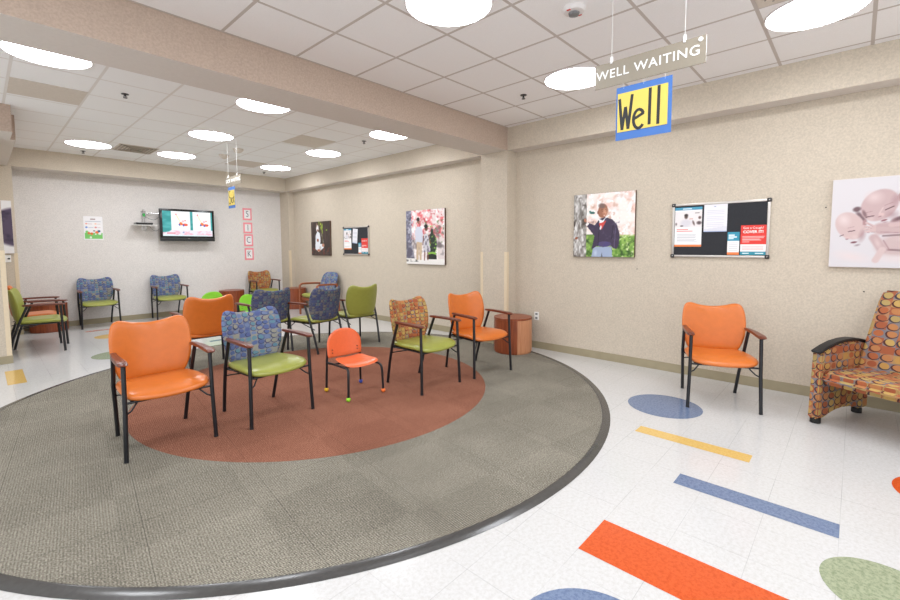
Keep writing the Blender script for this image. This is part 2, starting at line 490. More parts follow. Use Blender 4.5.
# corner guards
def guard(x, y, sx, sy, label, z1=1.365):
    bm = nb(); w = .045; t_ = .003
    x1, y1 = x+sx*w, y+sy*w
    box(bm, min(x-sx*t_, x1), max(x-sx*t_, x1), min(y, y-sy*t_), max(y, y-sy*t_), h, z1, .001)
    box(bm, min(x, x-sx*t_), max(x, x-sx*t_), min(y, y1), max(y, y1), h, z1, .001)
    tag(obj('corner_guard', bm, M['guard']), label, 'corner guard', 'cream corner guards on the columns')
guard(XS, YB1, 1, 1, 'cream corner guard on the near edge of the column behind the drum side table')
guard(XS, YB2, 1, -1, 'cream corner guard on the far edge of the column between the two rooms')
guard(XC, YS, 1, 1, 'cream corner guard on the column in the far right corner')
guard(.45, YS, -1, 1, 'cream corner guard on the column behind the green chair at far left')
guard(.226, 7.75, -1, 1, 'cream corner guard on the wall end at the left picture edge', 1.42)

# ------------------------------------------------------------------ lights
def make_light():
    t = thing('ceiling_light', 'x', 'ceiling light')
    bm = nb(); lathe(bm, [(.0001,-.030),(.10,-.028),(.20,-.021),(.26,-.013),(.290,-.004)], 72, capb=False, capt=False)
    obj('diffuser', bm, M['lamp'], t, True)
    bm = nb(); lathe(bm, [(.288,-.004),(.292,-.011),(.300,-.009),(.302,0.0)], 64, capb=False, capt=False)
    obj('rim', bm, M['lamp_rim'], t, True)
    return t
L0 = make_light()
gx, gy = 1.9728, 3.0288
def cell(i, j): return (gx+.61*(i+.5), gy-.61*(j+.5))
spots = [
 (cell(0,1), 'round ceiling light at the top middle of the picture, cut by its edge'),
 (cell(3,1), 'round ceiling light partly hidden by the hanging waiting sign'),
 (cell(3,4), 'large round ceiling light at top right beside the perforated vent'),
 ((.50,5.14), 'round ceiling light nearest the beam at far left, half hidden by the beam'),
 ((2.36,5.13), 'round ceiling light half hidden by the beam, middle of the three beside it'),
 ((4.23,5.13), 'round ceiling light half hidden by the beam, rightmost of the three beside it'),
 ((2.44,7.07), 'round ceiling light above the hanging wires of the small far sign'),
 ((4.25,6.98), 'round ceiling light in front of the stained panel on the right of the far room'),
 ((1.30,9.06), 'round ceiling light in the last row, left of the dark air diffuser'),
 ((2.52,9.0), 'round ceiling light in the last row, right of the dark air diffuser'),
 ((4.32,8.95), 'round ceiling light in the last row nearest the far right corner'),
 # the same fixtures carry on over the part of the room behind the camera
 (cell(0,4), 'b'), (cell(-3,1), 'b'), (cell(-3,4), 'b'), (cell(-6,1), 'b'), (cell(-6,4), 'b'),
 (cell(0,7), 'b'), (cell(3,7), 'b'), (cell(-3,7), 'b'), ((-1.6,5.2), 'b'), ]
for i, (p, lab) in enumerate(spots):
    g_ = 'round ceiling lights'
    if lab == 'b': lab, g_ = 'round ceiling light behind the camera, out of the picture', 'round ceiling lights behind the camera'
    if i == 0: L0.location = (*p, CZ); L0['label'] = lab; L0['group'] = g_
    else: dup(L0, (*p, CZ), 0, lab, g_, {'diffuser': M['lamp_far']} if p[1] > 4.2 and p[0] > 0 else None)

# vents
def vent(x0, x1, y0, y1, label, kind):
    t = thing('ceiling_vent', label, 'ceiling vent', ((x0+x1)/2, (y0+y1)/2, CZ), 0, 'ceiling vents and panels')
    a, b_ = (x1-x0)/2, (y1-y0)/2
    bm = nb(); box(bm, -a, a, -b_, b_, -.006, 0, .002); obj('panel', bm, M['vent'], t)
    if kind == 'louvre':
        bm = nb()
        for k in range(5):
            s = .9-.17*k
            for (p, q, r_, s_) in ((-a*s, a*s, -b_*s, -b_*s+.02), (-a*s, a*s, b_*s-.02, b_*s), (-a*s, -a*s+.02, -b_*s, b_*s), (a*s-.02, a*s, -b_*s, b_*s)):
                box(bm, p, q, r_, s_, -.014-.002*k, -.005)
        obj('louvre', bm, M['vent_slat'], t)
    if kind == 'perf':
        bm = nb()
        for i in range(13):
            for j in range(13):
                if random.random() < .8:
                    box(bm, -a*.85+i*a*.14-.006, -a*.85+i*a*.14+.006, -b_*.85+j*b_*.14-.006, -b_*.85+j*b_*.14+.006, -.0065, -.005)
        obj('perforation', bm, M['vent_dark'], t)['kind'] = 'stuff'
vent(.30, .89, 6.06, 6.68, 'grey ceiling vent panel at far left beyond the beam', 'plain')
vent(1.62, 2.17, 8.63, 9.24, 'dark louvred air diffuser between the last row of ceiling lights', 'louvre')
vent(3.34, 3.92, 6.07, 6.69, 'grey ceiling vent panel on the right of the far room near the beam', 'plain')
vent(3.42, 3.98, 8.63, 9.24, 'grey ceiling vent panel behind the small far sign', 'plain')
vent(3.205, 3.79, 0.0, .575, 'perforated ceiling vent at the top right picture edge', 'perf')

def sprinkler(x, y, label):
    t = thing('sprinkler', label, 'sprinkler', (x, y, CZ), 0, 'ceiling sprinklers')
    bm = nb(); lathe(bm, [(.035,0),(.035,-.005),(.02,-.008)], 24, capb=False); obj('escutcheon', bm, M['dark_metal'], t, 'auto')
    bm = nb(); lathe(bm, [(.009,-.006),(.009,-.035),(.005,-.05)], 12)
    for s in (-1,1): tube(bm, [(s*.009,0,-.03),(s*.018,0,-.045),(s*.006,0,-.066)], .003, 6)
    [setattr(v.co, 'z', v.co.z*.62) for v in bm.verts]; obj('head', bm, M['dark_metal'], t)
    bm = nb(); lathe(bm, [(.020,-.040),(.020,-.043)], 16); obj('deflector', bm, M['dark_metal'], t)
sprinkler(4.154, 2.747, 'sprinkler head in the near ceiling left of the waiting sign')
sprinkler(1.171, 5.845, 'sprinkler head in the far ceiling close to the beam on the left')
sprinkler(1.318, 9.761, 'sprinkler head below the leftmost last row ceiling light')
sprinkler(4.384, 9.642, 'sprinkler head near the far right ceiling corner')
sprinkler(4.204, 5.724, 'sprinkler head beside the rightmost light along the beam')

t = thing('smoke_detector', 'round white smoke detector with red marks on the near ceiling', 'smoke detector', (2.909, 1.514, CZ))
bm = nb(); lathe(bm, [(.078,0),(.078,-.012),(.066,-.03),(.045,-.034)], 40, capb=False); obj('housing', bm, M['lamp_rim'], t, 'auto')
bm = nb(); lathe(bm, [(.038,-.034),(.034,-.05),(.018,-.056)], 24, capb=False); obj('sensor', bm, M['jack'], t, 'auto')
for a in ((.052,.064,-.028,-.004,-.034,-.027),(-.064,-.052,-.004,.022,-.034,-.027)):
    bm = nb(); box(bm, *a); obj('red_mark', bm, M['red'], t)
def dome(x, y, label):
    bm = nb(); lathe(bm, [(.085,0),(.085,-.015),(.06,-.05),(.02,-.068)], 24)
    o = obj('ceiling_speaker', bm, M['vent'], None, 'auto'); o.location = (x, y, CZ); tag(o, label, 'ceiling speaker', 'small cone domes on the far ceiling')
dome(3.097, 8.387, 'small cone dome on the far ceiling left of the sign wires')
dome(3.075, 7.711, 'small cone dome on the far ceiling right of the sign wires')

# ------------------------------------------------------------------ chairs
back_half = [(0,.853),(.06,.857),(.12,.868),(.165,.883),(.204,.888),(.235,.876),(.254,.844),(.266,.79),(.271,.72),(.269,.65),(.258,.57),(.236,.50),(.218,.462),(.196,.442),(.165,.434),(.09,.430),(0,.429)]
seat_half = [(0,-.312),(.10,-.308),(.18,-.296),(.235,-.272),(.262,-.235),(.272,-.18),(.272,-.08),(.266,.02),(.254,.11),(.236,.175),(.205,.205),(.15,.215),(0,.218)]
def back_map(a, b, off):
    v = (b-.43)/.46
    y = .185 + .045*v + .030*v*v + .033*(1-(a/.27)**2)
    y -= .045*(a/.27)**2
    return (a, y-off, b)
def seat_map(a, b, off):
    z = .428 + .012*(a/.27)**2 - .004*b/.3
    if b < -.16: z -= .35*(-.16-b)**1.35*1.0
    return (a, b, z+off)
def make_chair():
    t = thing('waiting_chair', 'x', 'chair')
    bm = nb(); pillow(bm, mirror_outline_c(seat_half), seat_map, .035, (0,-.04), 10, 5, 2.2); obj('seat', bm, M['orange'], t, True)
    bm = nb(); pillow(bm, mirror_outline_c(back_half), back_map, .024, (0,.66), 10, 7, 2.2); obj('backrest', bm, M['orange'], t, True)
    for s in (-1, 1):
        bm = nb(); tube(bm, [(s*.281,-.286,0),(s*.279,-.284,.012)], .0155, 12)
        tube(bm, [(s*.28,-.285,.01),(s*.270,-.272,.34),(s*.266,-.262,.655)], .0145, 12); obj('leg', bm, M['black'], t, 'auto')
        bm = nb(); tube(bm, [(s*.231,.286,0),(s*.231,.284,.012)], .0155, 12)
        tube(bm, [(s*.231,.285,.01),(s*.243,.235,.22),(s*.258,.172,.42),(s*.264,.10,.60),(s*.266,.078,.655)], .0145, 12); obj('leg', bm, M['black'], t, 'auto')
        half = [(0,-.318),(.014,-.312),(.027,-.295),(.031,-.26),(.029,-.16),(.025,-.04),(.021,.06),(.018,.115),(.010,.135),(0,.139)]
        bm = nb(); pillow(bm, mirror_outline_c(half), lambda a, b, o, s=s: (s*(.272-.02*((b+.1)/.25)**2*(1 if b > -.1 else .2)) + a, b,   .668+.010*((b+.05)/.25)**2*(1 if b<-.05 else .3)*-.6 + o), .013, (0,-.09), 5, 14, 2); obj('armrest', bm, M['arm'], t, 'auto')
        bm = nb(); tube(bm, [(s*.268,-.272,.318),(s*.235,-.262,.335),(s*.20,-.235,.372),(s*.185,-.225,.395)], .006, 8); obj('brace', bm, M['black'], t, True)
        bm = nb(); tube(bm, bez((s*.238,.238,.325), (s*.24,.12,.36), (s*.235,-.02,.392)), .006, 8); obj('brace', bm, M['black'], t, True)
    bm = nb()
    for s in (-1, 1): tube(bm, [(s*.225,-.235,.396),(s*.225,.10,.396),(s*.250,.178,.400)], .008, 8)
    tube(bm, [(-.268,-.258,.392),(.268,-.258,.392)], .008, 8); tube(bm, [(-.254,.178,.404),(.254,.178,.404)], .010, 8)
    for s in (-1, 1): tube(bm, [(s*.13,.178,.402),(s*.13,.195,.42),(s*.13,.208,.47)], .009, 8)
    box(bm, -.22, .22, -.22, .16, .388, .400, .003)
    obj('seat_frame', bm, M['black'], t, 'auto')
    return t
def mirror_outline_c(half):
    full = half + [(-x, y) for x, y in half[::-1] if abs(x) > 1e-6]
    return catmull(full, 3, True)
R_ = math.radians
CZc = .0085
chair = make_chair()
first = [True]
G1 = 'wood armed waiting chairs'
def put(x, y, rot, label, seat, back, z=0.0, group=G1):
    if first[0]:
        first[0] = False; o = chair; o.location = (x, y, z); o.rotation_euler = (0,0,R_(rot)); o['label'] = label; o['group'] = group
        for c in o.children:
            b = c.name.split('.')[0]
            if b == 'seat': c.data.materials[0] = M[seat]
            if b == 'backrest': c.data.materials[0] = M[back]
        return o
    return dup(chair, (x, y, z), R_(rot), label, group, {'seat': M[seat], 'backrest': M[back]})
put(.886, 3.808, -.5, 'orange waiting chair on the left edge of the carpet centre, nearest the camera', 'orange', 'orange', CZc)
put(1.657, 3.755, 4.6, 'blue patterned waiting chair with green seat between two orange chairs, front row', 'green', 'pat_blue', CZc)
put(3.132, 3.315, .7, 'orange patterned waiting chair with green seat right of the small orange child chair', 'green', 'pat_orange', CZc)
put(3.925, 3.22, -9.7, 'orange waiting chair beside the drum side table by the column', 'orange', 'orange', CZc)
put(4.635, .910, -66, 'orange waiting chair alone against the right wall under the notice board', 'orange', 'orange')
put(1.80, 5.66, 178, 'orange waiting chair seen from behind, between the front orange and blue chairs', 'orange', 'orange', CZc)
put(2.67, 5.96, 180, 'shaded blue patterned waiting chair seen from behind, directly behind the front blue chair', 'green', 'pat_blue_shaded', CZc)
put(3.215, 5.56, 190, 'shaded blue patterned waiting chair seen from behind, beside the olive green back', 'green', 'pat_blue_shaded', CZc)
put(3.835, 5.52, 179, 'olive green waiting chair seen from behind at the carpet edge', 'green', 'green', CZc)
put(1.47, 10.28, 0, 'blue patterned waiting chair with green seat at the far wall below the pinned poster', 'green', 'pat_blue')
put(2.61, 10.27, 0, 'blue patterned waiting chair with green seat at the far wall below the television', 'green', 'pat_blue')
put(4.56, 10.27, 0, 'orange patterned waiting chair with green seat at the far wall under the letter signs', 'green', 'pat_orange')
put(.535, 8.47, 81, 'olive green waiting chair in side view at far left', 'green', 'green')
put(.53, 9.12, 86, 'orange waiting chair in side view mostly hidden behind the olive green one', 'orange', 'orange')

# children's chairs
def make_kid(mat):
    t = thing('child_chair', 'x', 'child chair')
    W = .385/2
    # backrest: round topped
    half = [(0,.614),(.065,.607),(.12,.586),(.160,.551),(.185,.508),(.194,.46),(.195,.41),(.192,.362),(.181,.342),(.14,.338),(0,.335)]
    bm = nb(); pillow(bm, mirror_outline_c(half), lambda a, b, o: (a, .170+.03*(b-.35)/.27 - .25*a*a*2 + .02 - o, b), .008, (0,.47), 6, 20, 2); obj('backrest', bm, mat, t, 'auto')
    half = [(0,-.175),(.12,-.172),(.168,-.158),(.182,-.125),(.178,-.02),(.160,.08),(.140,.110),(.11,.120),(0,.123)]
    bm = nb(); pillow(bm, mirror_outline_c(half), lambda a, b, o: (a, b, .316 + .5*a*a - .02*math.cos(b*9)*0 + (.22*max(0,b)**1.2) - (.8*max(0,-b-.10)**1.4) + o), .007, (0,0), 6, 20, 2); obj('seat', bm, mat, t, 'auto')
    for s in (-1, 1):
        bm = nb(); tube(bm, [(s*.198,.205,.025),(s*.190,.200,.30),(s*.182,.192,.445)], .0115, 12); l = obj('leg', bm, M['black'], t, 'auto')
        bm = nb(); bmesh.ops.create_uvsphere(bm, u_segments=16, v_segments=10, radius=.021, matrix=Matrix.Translation((s*.199,.205,.021)))
        obj('foot_ball', bm, M['ball_b'] if s > 0 else M['ball_y'], l, True)['label'] = 'blue ball foot' if s > 0 else 'yellow ball foot'
        bm = nb()
        pts = [(s*.196,-.205,.025),(s*.190,-.200,.22)] + [tuple(p) for p in bez((s*.188,-.198,.24),(s*.184,-.195,.292),(s*.165,-.14,.292),5)] + [(s*.17,.10,.290),(s*.188,.196,.290)]
        tube(bm, pts, .0115, 12); l = obj('leg', bm, M['black'], t, 'auto')
        bm = nb(); bmesh.ops.create_uvsphere(bm, u_segments=16, v_segments=10, radius=.021, matrix=Matrix.Translation((s*.197,-.205,.021)))
        obj('foot_ball', bm, M['ball_o'] if s > 0 else M['ball_g'], l, True)['label'] = 'orange ball foot' if s > 0 else 'lime ball foot'
    bm = nb(); tube(bm, [(-.17,-.09,.290),(.17,-.09,.290)], .009, 8); tube(bm, [(-.18,.10,.290),(.18,.10,.290)], .009, 8); obj('crossbar', bm, M['black'], t, True)
    bm = nb()
    for s in (-1,1):
        for z in (.385,.415): tube(bm, [(s*.142,.165,z),(s*.142,.19,z)], .004, 8)
    obj('screw', bm, M['dark_metal'], t)
    return t
k = make_kid(M['kid_orange']); k.location = (2.48, 3.598, CZc); k.rotation_euler = (0,0,R_(-3)); k['label'] = 'small bright orange child chair with coloured ball feet'
k2 = make_kid(M['kid_lime']); k2.location = (2.98, 9.1, 0); k2.rotation_euler = (0,0,R_(180)); k2['label'] = 'lime green child chair peeking above the orange chair back'; k2['group'] = 'lime child chairs'
dup(k2, (3.28, 7.7, 0), R_(20), 'lime green child chair peeking out left of the shaded blue chair back', 'lime child chairs')

# drum side tables
def make_drum():
    t = thing('drum_table', 'x', 'side table')
    r, H, n = .26, .48, 96
    bm = nb(); lathe(bm, [(r-.012,0),(r-.012,.02),(r-.002,.02),(r-.002,H-.028),(r-.006,H-.026)], n, capb=False, capt=False)
    bm.faces.ensure_lookup_table()
    for f in bm.faces:
        a = math.degrees(math.atan2(f.calc_center_median().y, f.calc_center_median().x)) % 360
        f.material_index = 1 if a < 90 else 0
    obj('drum_body', bm, [M['drum'], M['drum2']], t, 'auto')
    bm = nb(); lathe(bm, [(r-.004,H-.026),(r,H-.022),(r,H-.003),(r-.003,H)], n); obj('tabletop', bm, M['drum'], t, 'auto')
    return t
dt = make_drum(); dt.location = (4.955, 3.42, .008); dt.rotation_euler = (0,0,R_(-132)-R_(0)); dt['label'] = 'reddish drum side table with a paler wood panel, in front of the column'; dt['group'] = 'wooden drum side tables'
dup(dt, (3.87, 10.34, 0), R_(90), 'reddish drum side table at the far wall left of the orange patterned chair', 'wooden drum side tables')
dup(dt, (5.07, 9.74, 0), R_(30), 'reddish drum side table in the far right corner', 'wooden drum side tables')
dup(dt, (.785, 10.30, 0), R_(60), 'reddish drum side table behind the side view chairs at far left', 'wooden drum side tables')

# wooden framed armchair against the right wall (faces -Y locally)
t = thing('lounge_armchair', 'wooden framed armchair with blue patterned back and green seat by the right wall', 'armchair', (4.96, 8.42, 0), R_(-88))
half = [(0,.90),(.12,.896),(.20,.880),(.250,.845),(.275,.79),(.285,.70),(.29,.58),(.29,.48),(.27,.44),(0,.43)]
bm = nb(); pillow(bm, mirror_outline_c(half), lambda a, b, o: (a, .16+.16*(b-.43)/.47-.25*a*a-o, b), .045, (0,.66), 8, 6, 2.1); obj('backrest', bm, M['pat_blue'], t, True)
half = [(0,-.30),(.20,-.295),(.27,-.27),(.285,-.20),(.285,.15),(.26,.21),(0,.22)]
bm = nb(); pillow(bm, mirror_outline_c(half), lambda a, b, o: (a, b, .415-.02*b+o), .05, (0,-.04), 8, 6, 2.1); obj('seat', bm, M['green'], t, True)
for s in (-1, 1):
    bm = nb(); tube(bm, [(s*.325,-.28,0),(s*.325,-.285,.56)] + [tuple(p) for p in bez((s*.325,-.285,.58),(s*.325,-.285,.655),(s*.325,-.21,.66),5)] + [(s*.325,.05,.655),(s*.322,.22,.645)], .021, 12)
    obj('arm_frame', bm, M['wood_frame'], t, 'auto')
    bm = nb(); tube(bm, [(s*.325,.27,0),(s*.325,.24,.35),(s*.322,.21,.655)], .021, 12); obj('leg', bm, M['wood_frame'], t, 'auto')
    bm = nb(); box(bm, s*.325-.012, s*.325+.012, -.27, .24, .31, .365, .004); obj('side_rail', bm, M['wood_frame'], t)
bm = nb(); box(bm, -.32, .32, -.255, -.23, .31, .365, .004); box(bm, -.32, .32, .21, .235, .33, .39, .004); obj('cross_rail', bm, M['wood_frame'], t)

# patterned wide armchair at the right picture edge
def sofa():
    fd = Vector((-.905,.425,0)); rt = Vector((-.425,-.905,0))
    W = 1.12
    t = thing('patterned_armchair', 'wide orange patterned armchair with black arm caps at the right picture edge', 'armchair', (4.6, .18, 0), math.atan2(fd.y, fd.x)+PI/2)
    # local frame: +y goes back from the front feet, +x along the width
    prof = [(-.062,.04),(.04,.04),(.10,.062),(.20,.085),(.30,.092),(.42,.082),(.50,.06),(.54,.045),(.655,.045),(.655,.60),(.60,.615),(.50,.638),(.40,.650),(.28,.650),(.16,.638),(.05,.612),(-.035,.585)]
    def panel(x0, x1):
        bm = nb()
        a = [bm.verts.new((x0, y, z)) for y, z in prof]; b = [bm.verts.new((x1, y, z)) for y, z in prof]
        bm.faces.new(a); bm.faces.new(b[::-1])
        for i in range(len(prof)): bm.faces.new((a[i], a[(i+1)%len(prof)], b[(i+1)%len(prof)], b[i]))
        bmesh.ops.recalc_face_normals(bm, faces=bm.faces[:])
        es = [e for e in bm.edges if len(e.link_faces) == 2 and e.calc_face_angle(0) > .8]
        bmesh.ops.bevel(bm, geom=es, offset=.012, segments=3, affect='EDGES', clamp_overlap=True)
        box_uv(bm); return obj('side_panel', bm, M['pat_lounge'], t, 'auto')
    def cap(x0, x1):
        bm = nb(); P = []
        top = [(-.058,.585),(-.05,.60),(.04,.630),(.16,.658),(.28,.670),(.40,.670),(.50,.658),(.62,.632)]
        bot = [(.62,.606),(.50,.636),(.40,.648),(.28,.648),(.16,.636),(.05,.608),(-.045,.578)]
        P = top + bot
        a = [bm.verts.new((x0, y, z)) for y, z in P]; b = [bm.verts.new((x1, y, z)) for y, z in P]
        bm.faces.new(a); bm.faces.new(b[::-1])
        for i in range(len(P)): bm.faces.new((a[i], a[(i+1)%len(P)], b[(i+1)%len(P)], b[i]))
        bmesh.ops.recalc_face_normals(bm, faces=bm.faces[:])
        es = [e for e in bm.edges if len(e.link_faces) == 2 and e.calc_face_angle(0) > .8]
        bmesh.ops.bevel(bm, geom=es, offset=.006, segments=3, affect='EDGES', clamp_overlap=True)
        obj('arm_cap', bm, M['glide'], t, 'auto')['label'] = 'black arm cap'
    for x0 in (-.035, W-.04):
        panel(x0, x0+.07); cap(x0-.003, x0+.073)
        for y in (-.015, .565):
            bm = nb(); lathe(bm, [(.032,0),(.036,.004),(.036,.042),(.03,.046)], 20, x0+.036, y); obj('foot', bm, M['glide'], t, 'auto')['label'] = 'black foot'
    # seat cushion
    x0, x1 = .033, W-.038
    def prism(poly, x0, x1, name, bev, mat='pat_lounge'):
        bm = nb()
        a = [bm.verts.new((x0, y, z)) for y, z in poly]; b = [bm.verts.new((x1, y, z)) for y, z in poly]
        bm.faces.new(a); bm.faces.new(b[::-1])
        for i in range(len(poly)): bm.faces.new((a[i], a[(i+1)%len(poly)], b[(i+1)%len(poly)], b[i]))
        bmesh.ops.recalc_face_normals(bm, faces=bm.faces[:])
        es = [e for e in bm.edges if len(e.link_faces) == 2 and e.calc_face_angle(0) > .5]
        bmesh.ops.bevel(bm, geom=es, offset=bev, segments=4, affect='EDGES', clamp_overlap=True)
        box_uv(bm); return obj(name, bm, M[mat], t, 'auto')
    prism([(-.045,.335),(.52,.31),(.52,.42),(.25,.428),(.02,.436),(-.045,.41)], x0, x1, 'seat_cushion', .03)
    # back: tapered towards its top
    bm = nb(); nseg = 8; rows = []
    for i in range(nseg+1):
        s = i/nseg; z = .40 + (1.065-.40)*s; yf = .455 + .20*s; yb = .60 + .12*s
        ins = .0 + .045*s**1.5; e = .03*(1-math.sqrt(max(0, 1-max(0, s-.9)**2*99))) if s > .9 else 0
        rows.append([bm.verts.new((x0+ins, yf+e, z)), bm.verts.new((x1-ins, yf+e, z)), bm.verts.new((x1-ins, yb, z)), bm.verts.new((x0+ins, yb, z))])
    for i in range(nseg):
        for j in range(4): bm.faces.new((rows[i][j], rows[i][(j+1)%4], rows[i+1][(j+1)%4], rows[i+1][j]))
    bm.faces.new(rows[0][::-1]); bm.faces.new(rows[-1])
    bmesh.ops.recalc_face_normals(bm, faces=bm.faces[:])
    es = [e for e in bm.edges if e.calc_face_angle(0) > .6]
    bmesh.ops.bevel(bm, geom=es, offset=.022, segments=4, affect='EDGES', clamp_overlap=True)
    box_uv(bm); obj('backrest', bm, M['pat_lounge'], t, 'auto')
sofa()

# ------------------------------------------------------------------ picture painting
def vnoise(x, y, s, seed):
    xi = np.floor(x*s).astype(int); yi = np.floor(y*s).astype(int); fx = x*s-xi; fy = y*s-yi
    def hsh(a, b): 
        v = np.sin(a*127.1+b*311.7+seed*74.7)*43758.5453; return v-np.floor(v)
    fx = fx*fx*(3-2*fx); fy = fy*fy*(3-2*fy)
    return (hsh(xi,yi)*(1-fx)+hsh(xi+1,yi)*fx)*(1-fy)+(hsh(xi,yi+1)*(1-fx)+hsh(xi+1,yi+1)*fx)*fy
class Paint:
    """picture in unit coordinates: u left->right, v bottom->top (in units of height)"""
    def __init__(s, w, h, nx, ny, bg):
        s.w, s.h, s.nx, s.ny = w, h, nx, ny; s.asp = w/h
        u = (np.arange(nx+1)/nx)*s.asp; v = np.arange(ny+1)/ny
        s.U, s.V = np.meshgrid(u, v, indexing='ij'); s.C = np.ones(s.U.shape+(3,))*np.array(bg, float)
    def put(s, m, rgb):
        m = np.clip(m, 0, 1)[..., None]; s.C = s.C*(1-m)+np.array(rgb, float)*m
    def e(s, cx, cy, rx, ry, rgb, ang=0, soft=.12, a=1):
        c, n = math.cos(math.radians(ang)), math.sin(math.radians(ang))
        x = s.U-cx; y = s.V-cy; d_ = np.sqrt(((x*c+y*n)/rx)**2+((-x*n+y*c)/ry)**2)
        s.put((1-d_)/soft*a if a == 1 else np.clip((1-d_)/soft, 0, 1)*a, rgb)
    def r(s, x0, y0, x1, y1, rgb, a=1): s.put(((s.U >= x0)&(s.U <= x1)&(s.V >= y0)&(s.V <= y1))*a, rgb)
    def poly(s, P, rgb, a=1):
        ins = np.zeros(s.U.shape, bool); n = len(P)
        for i in range(n):
            (x1, y1), (x2, y2) = P[i], P[(i+1)%n]
            if y1 == y2: continue
            ins ^= ((y1 > s.V) != (y2 > s.V)) & (s.U < (x2-x1)*(s.V-y1)/(y2-y1)+x1)
        s.put(ins*a, rgb)
    def n(s, scale, seed, lo, hi, rgb, box_=None, a=1, sx=1, sy=1):
        f = .6*vnoise(s.U*sx, s.V*sy, scale, seed)+.4*vnoise(s.U*sx, s.V*sy, scale*2.3, seed+9)
        m = np.clip((f-lo)/(hi-lo), 0, 1)*a
        if box_: m = m*((s.U >= box_[0])&(s.V >= box_[1])&(s.U <= box_[2])&(s.V <= box_[3]))
        s.put(m, rgb)
    def line(s, x0, y0, x1, y1, w, rgb, a=1):
        dx, dy = x1-x0, y1-y0; L = dx*dx+dy*dy
        tt = np.clip(((s.U-x0)*dx+(s.V-y0)*dy)/L, 0, 1)
        d_ = np.hypot(s.U-x0-tt*dx, s.V-y0-tt*dy); s.put(np.clip((w-d_)/(w*.4), 0, 1)*a, rgb)
    def build(s, name, mat, parent, frame):
        """frame(u_m, v_m, off) -> position, metres from lower left"""
        me = D.meshes.new(name); nx, ny = s.nx, s.ny
        vs = [frame(i/nx*s.w, j/ny*s.h, 0) for i in range(nx+1) for j in range(ny+1)]
        fs = [(i*(ny+1)+j, (i+1)*(ny+1)+j, (i+1)*(ny+1)+j+1, i*(ny+1)+j+1) for i in range(nx) for j in range(ny)]
        me.from_pydata(vs, [], fs)
        at = me.color_attributes.new('Col', 'FLOAT_COLOR', 'POINT')
        c = s.C.reshape(-1, 3)/255; c = np.where(c <= .04045, c/12.92, ((c+.055)/1.055)**2.4)
        at.data.foreach_set('color', np.c_[c, np.ones(len(c))].astype(np.float32).ravel())
        me.materials.append(mat)
        o = D.objects.new(name, me); COL.objects.link(o)
        if parent: o.parent = parent
        return o
# frames: thing origin at lower left (seen by the viewer); local u->+x, v->+z, outwards -> -y
FR = lambda off: (lambda u, v, o: (u, -off, v))
def on_right(y_left, z): return (XR, y_left, z), -PI/2     # picture on the wall x=XR, left edge at y_left
def on_far(x_left, z, off=0): return (x_left, YT-off, z), 0

def canvas(name, label, cat, loc, rot, w, h_, depth, side, painter, nx, ny, group=None):
    t = thing(name, label, cat, loc, rot, group)
    bm = nb(); box(bm, 0, w, -depth, -.001, 0, h_, .002); obj('canvas_body', bm, side, t)
    P = Paint(w-.004, h_-.004, nx, ny, (240,240,240)); painter(P)
    P.build('canvas_print', M['print'], t, lambda u, v, o: (u+.002, -depth-.0012, v+.002))
    return t

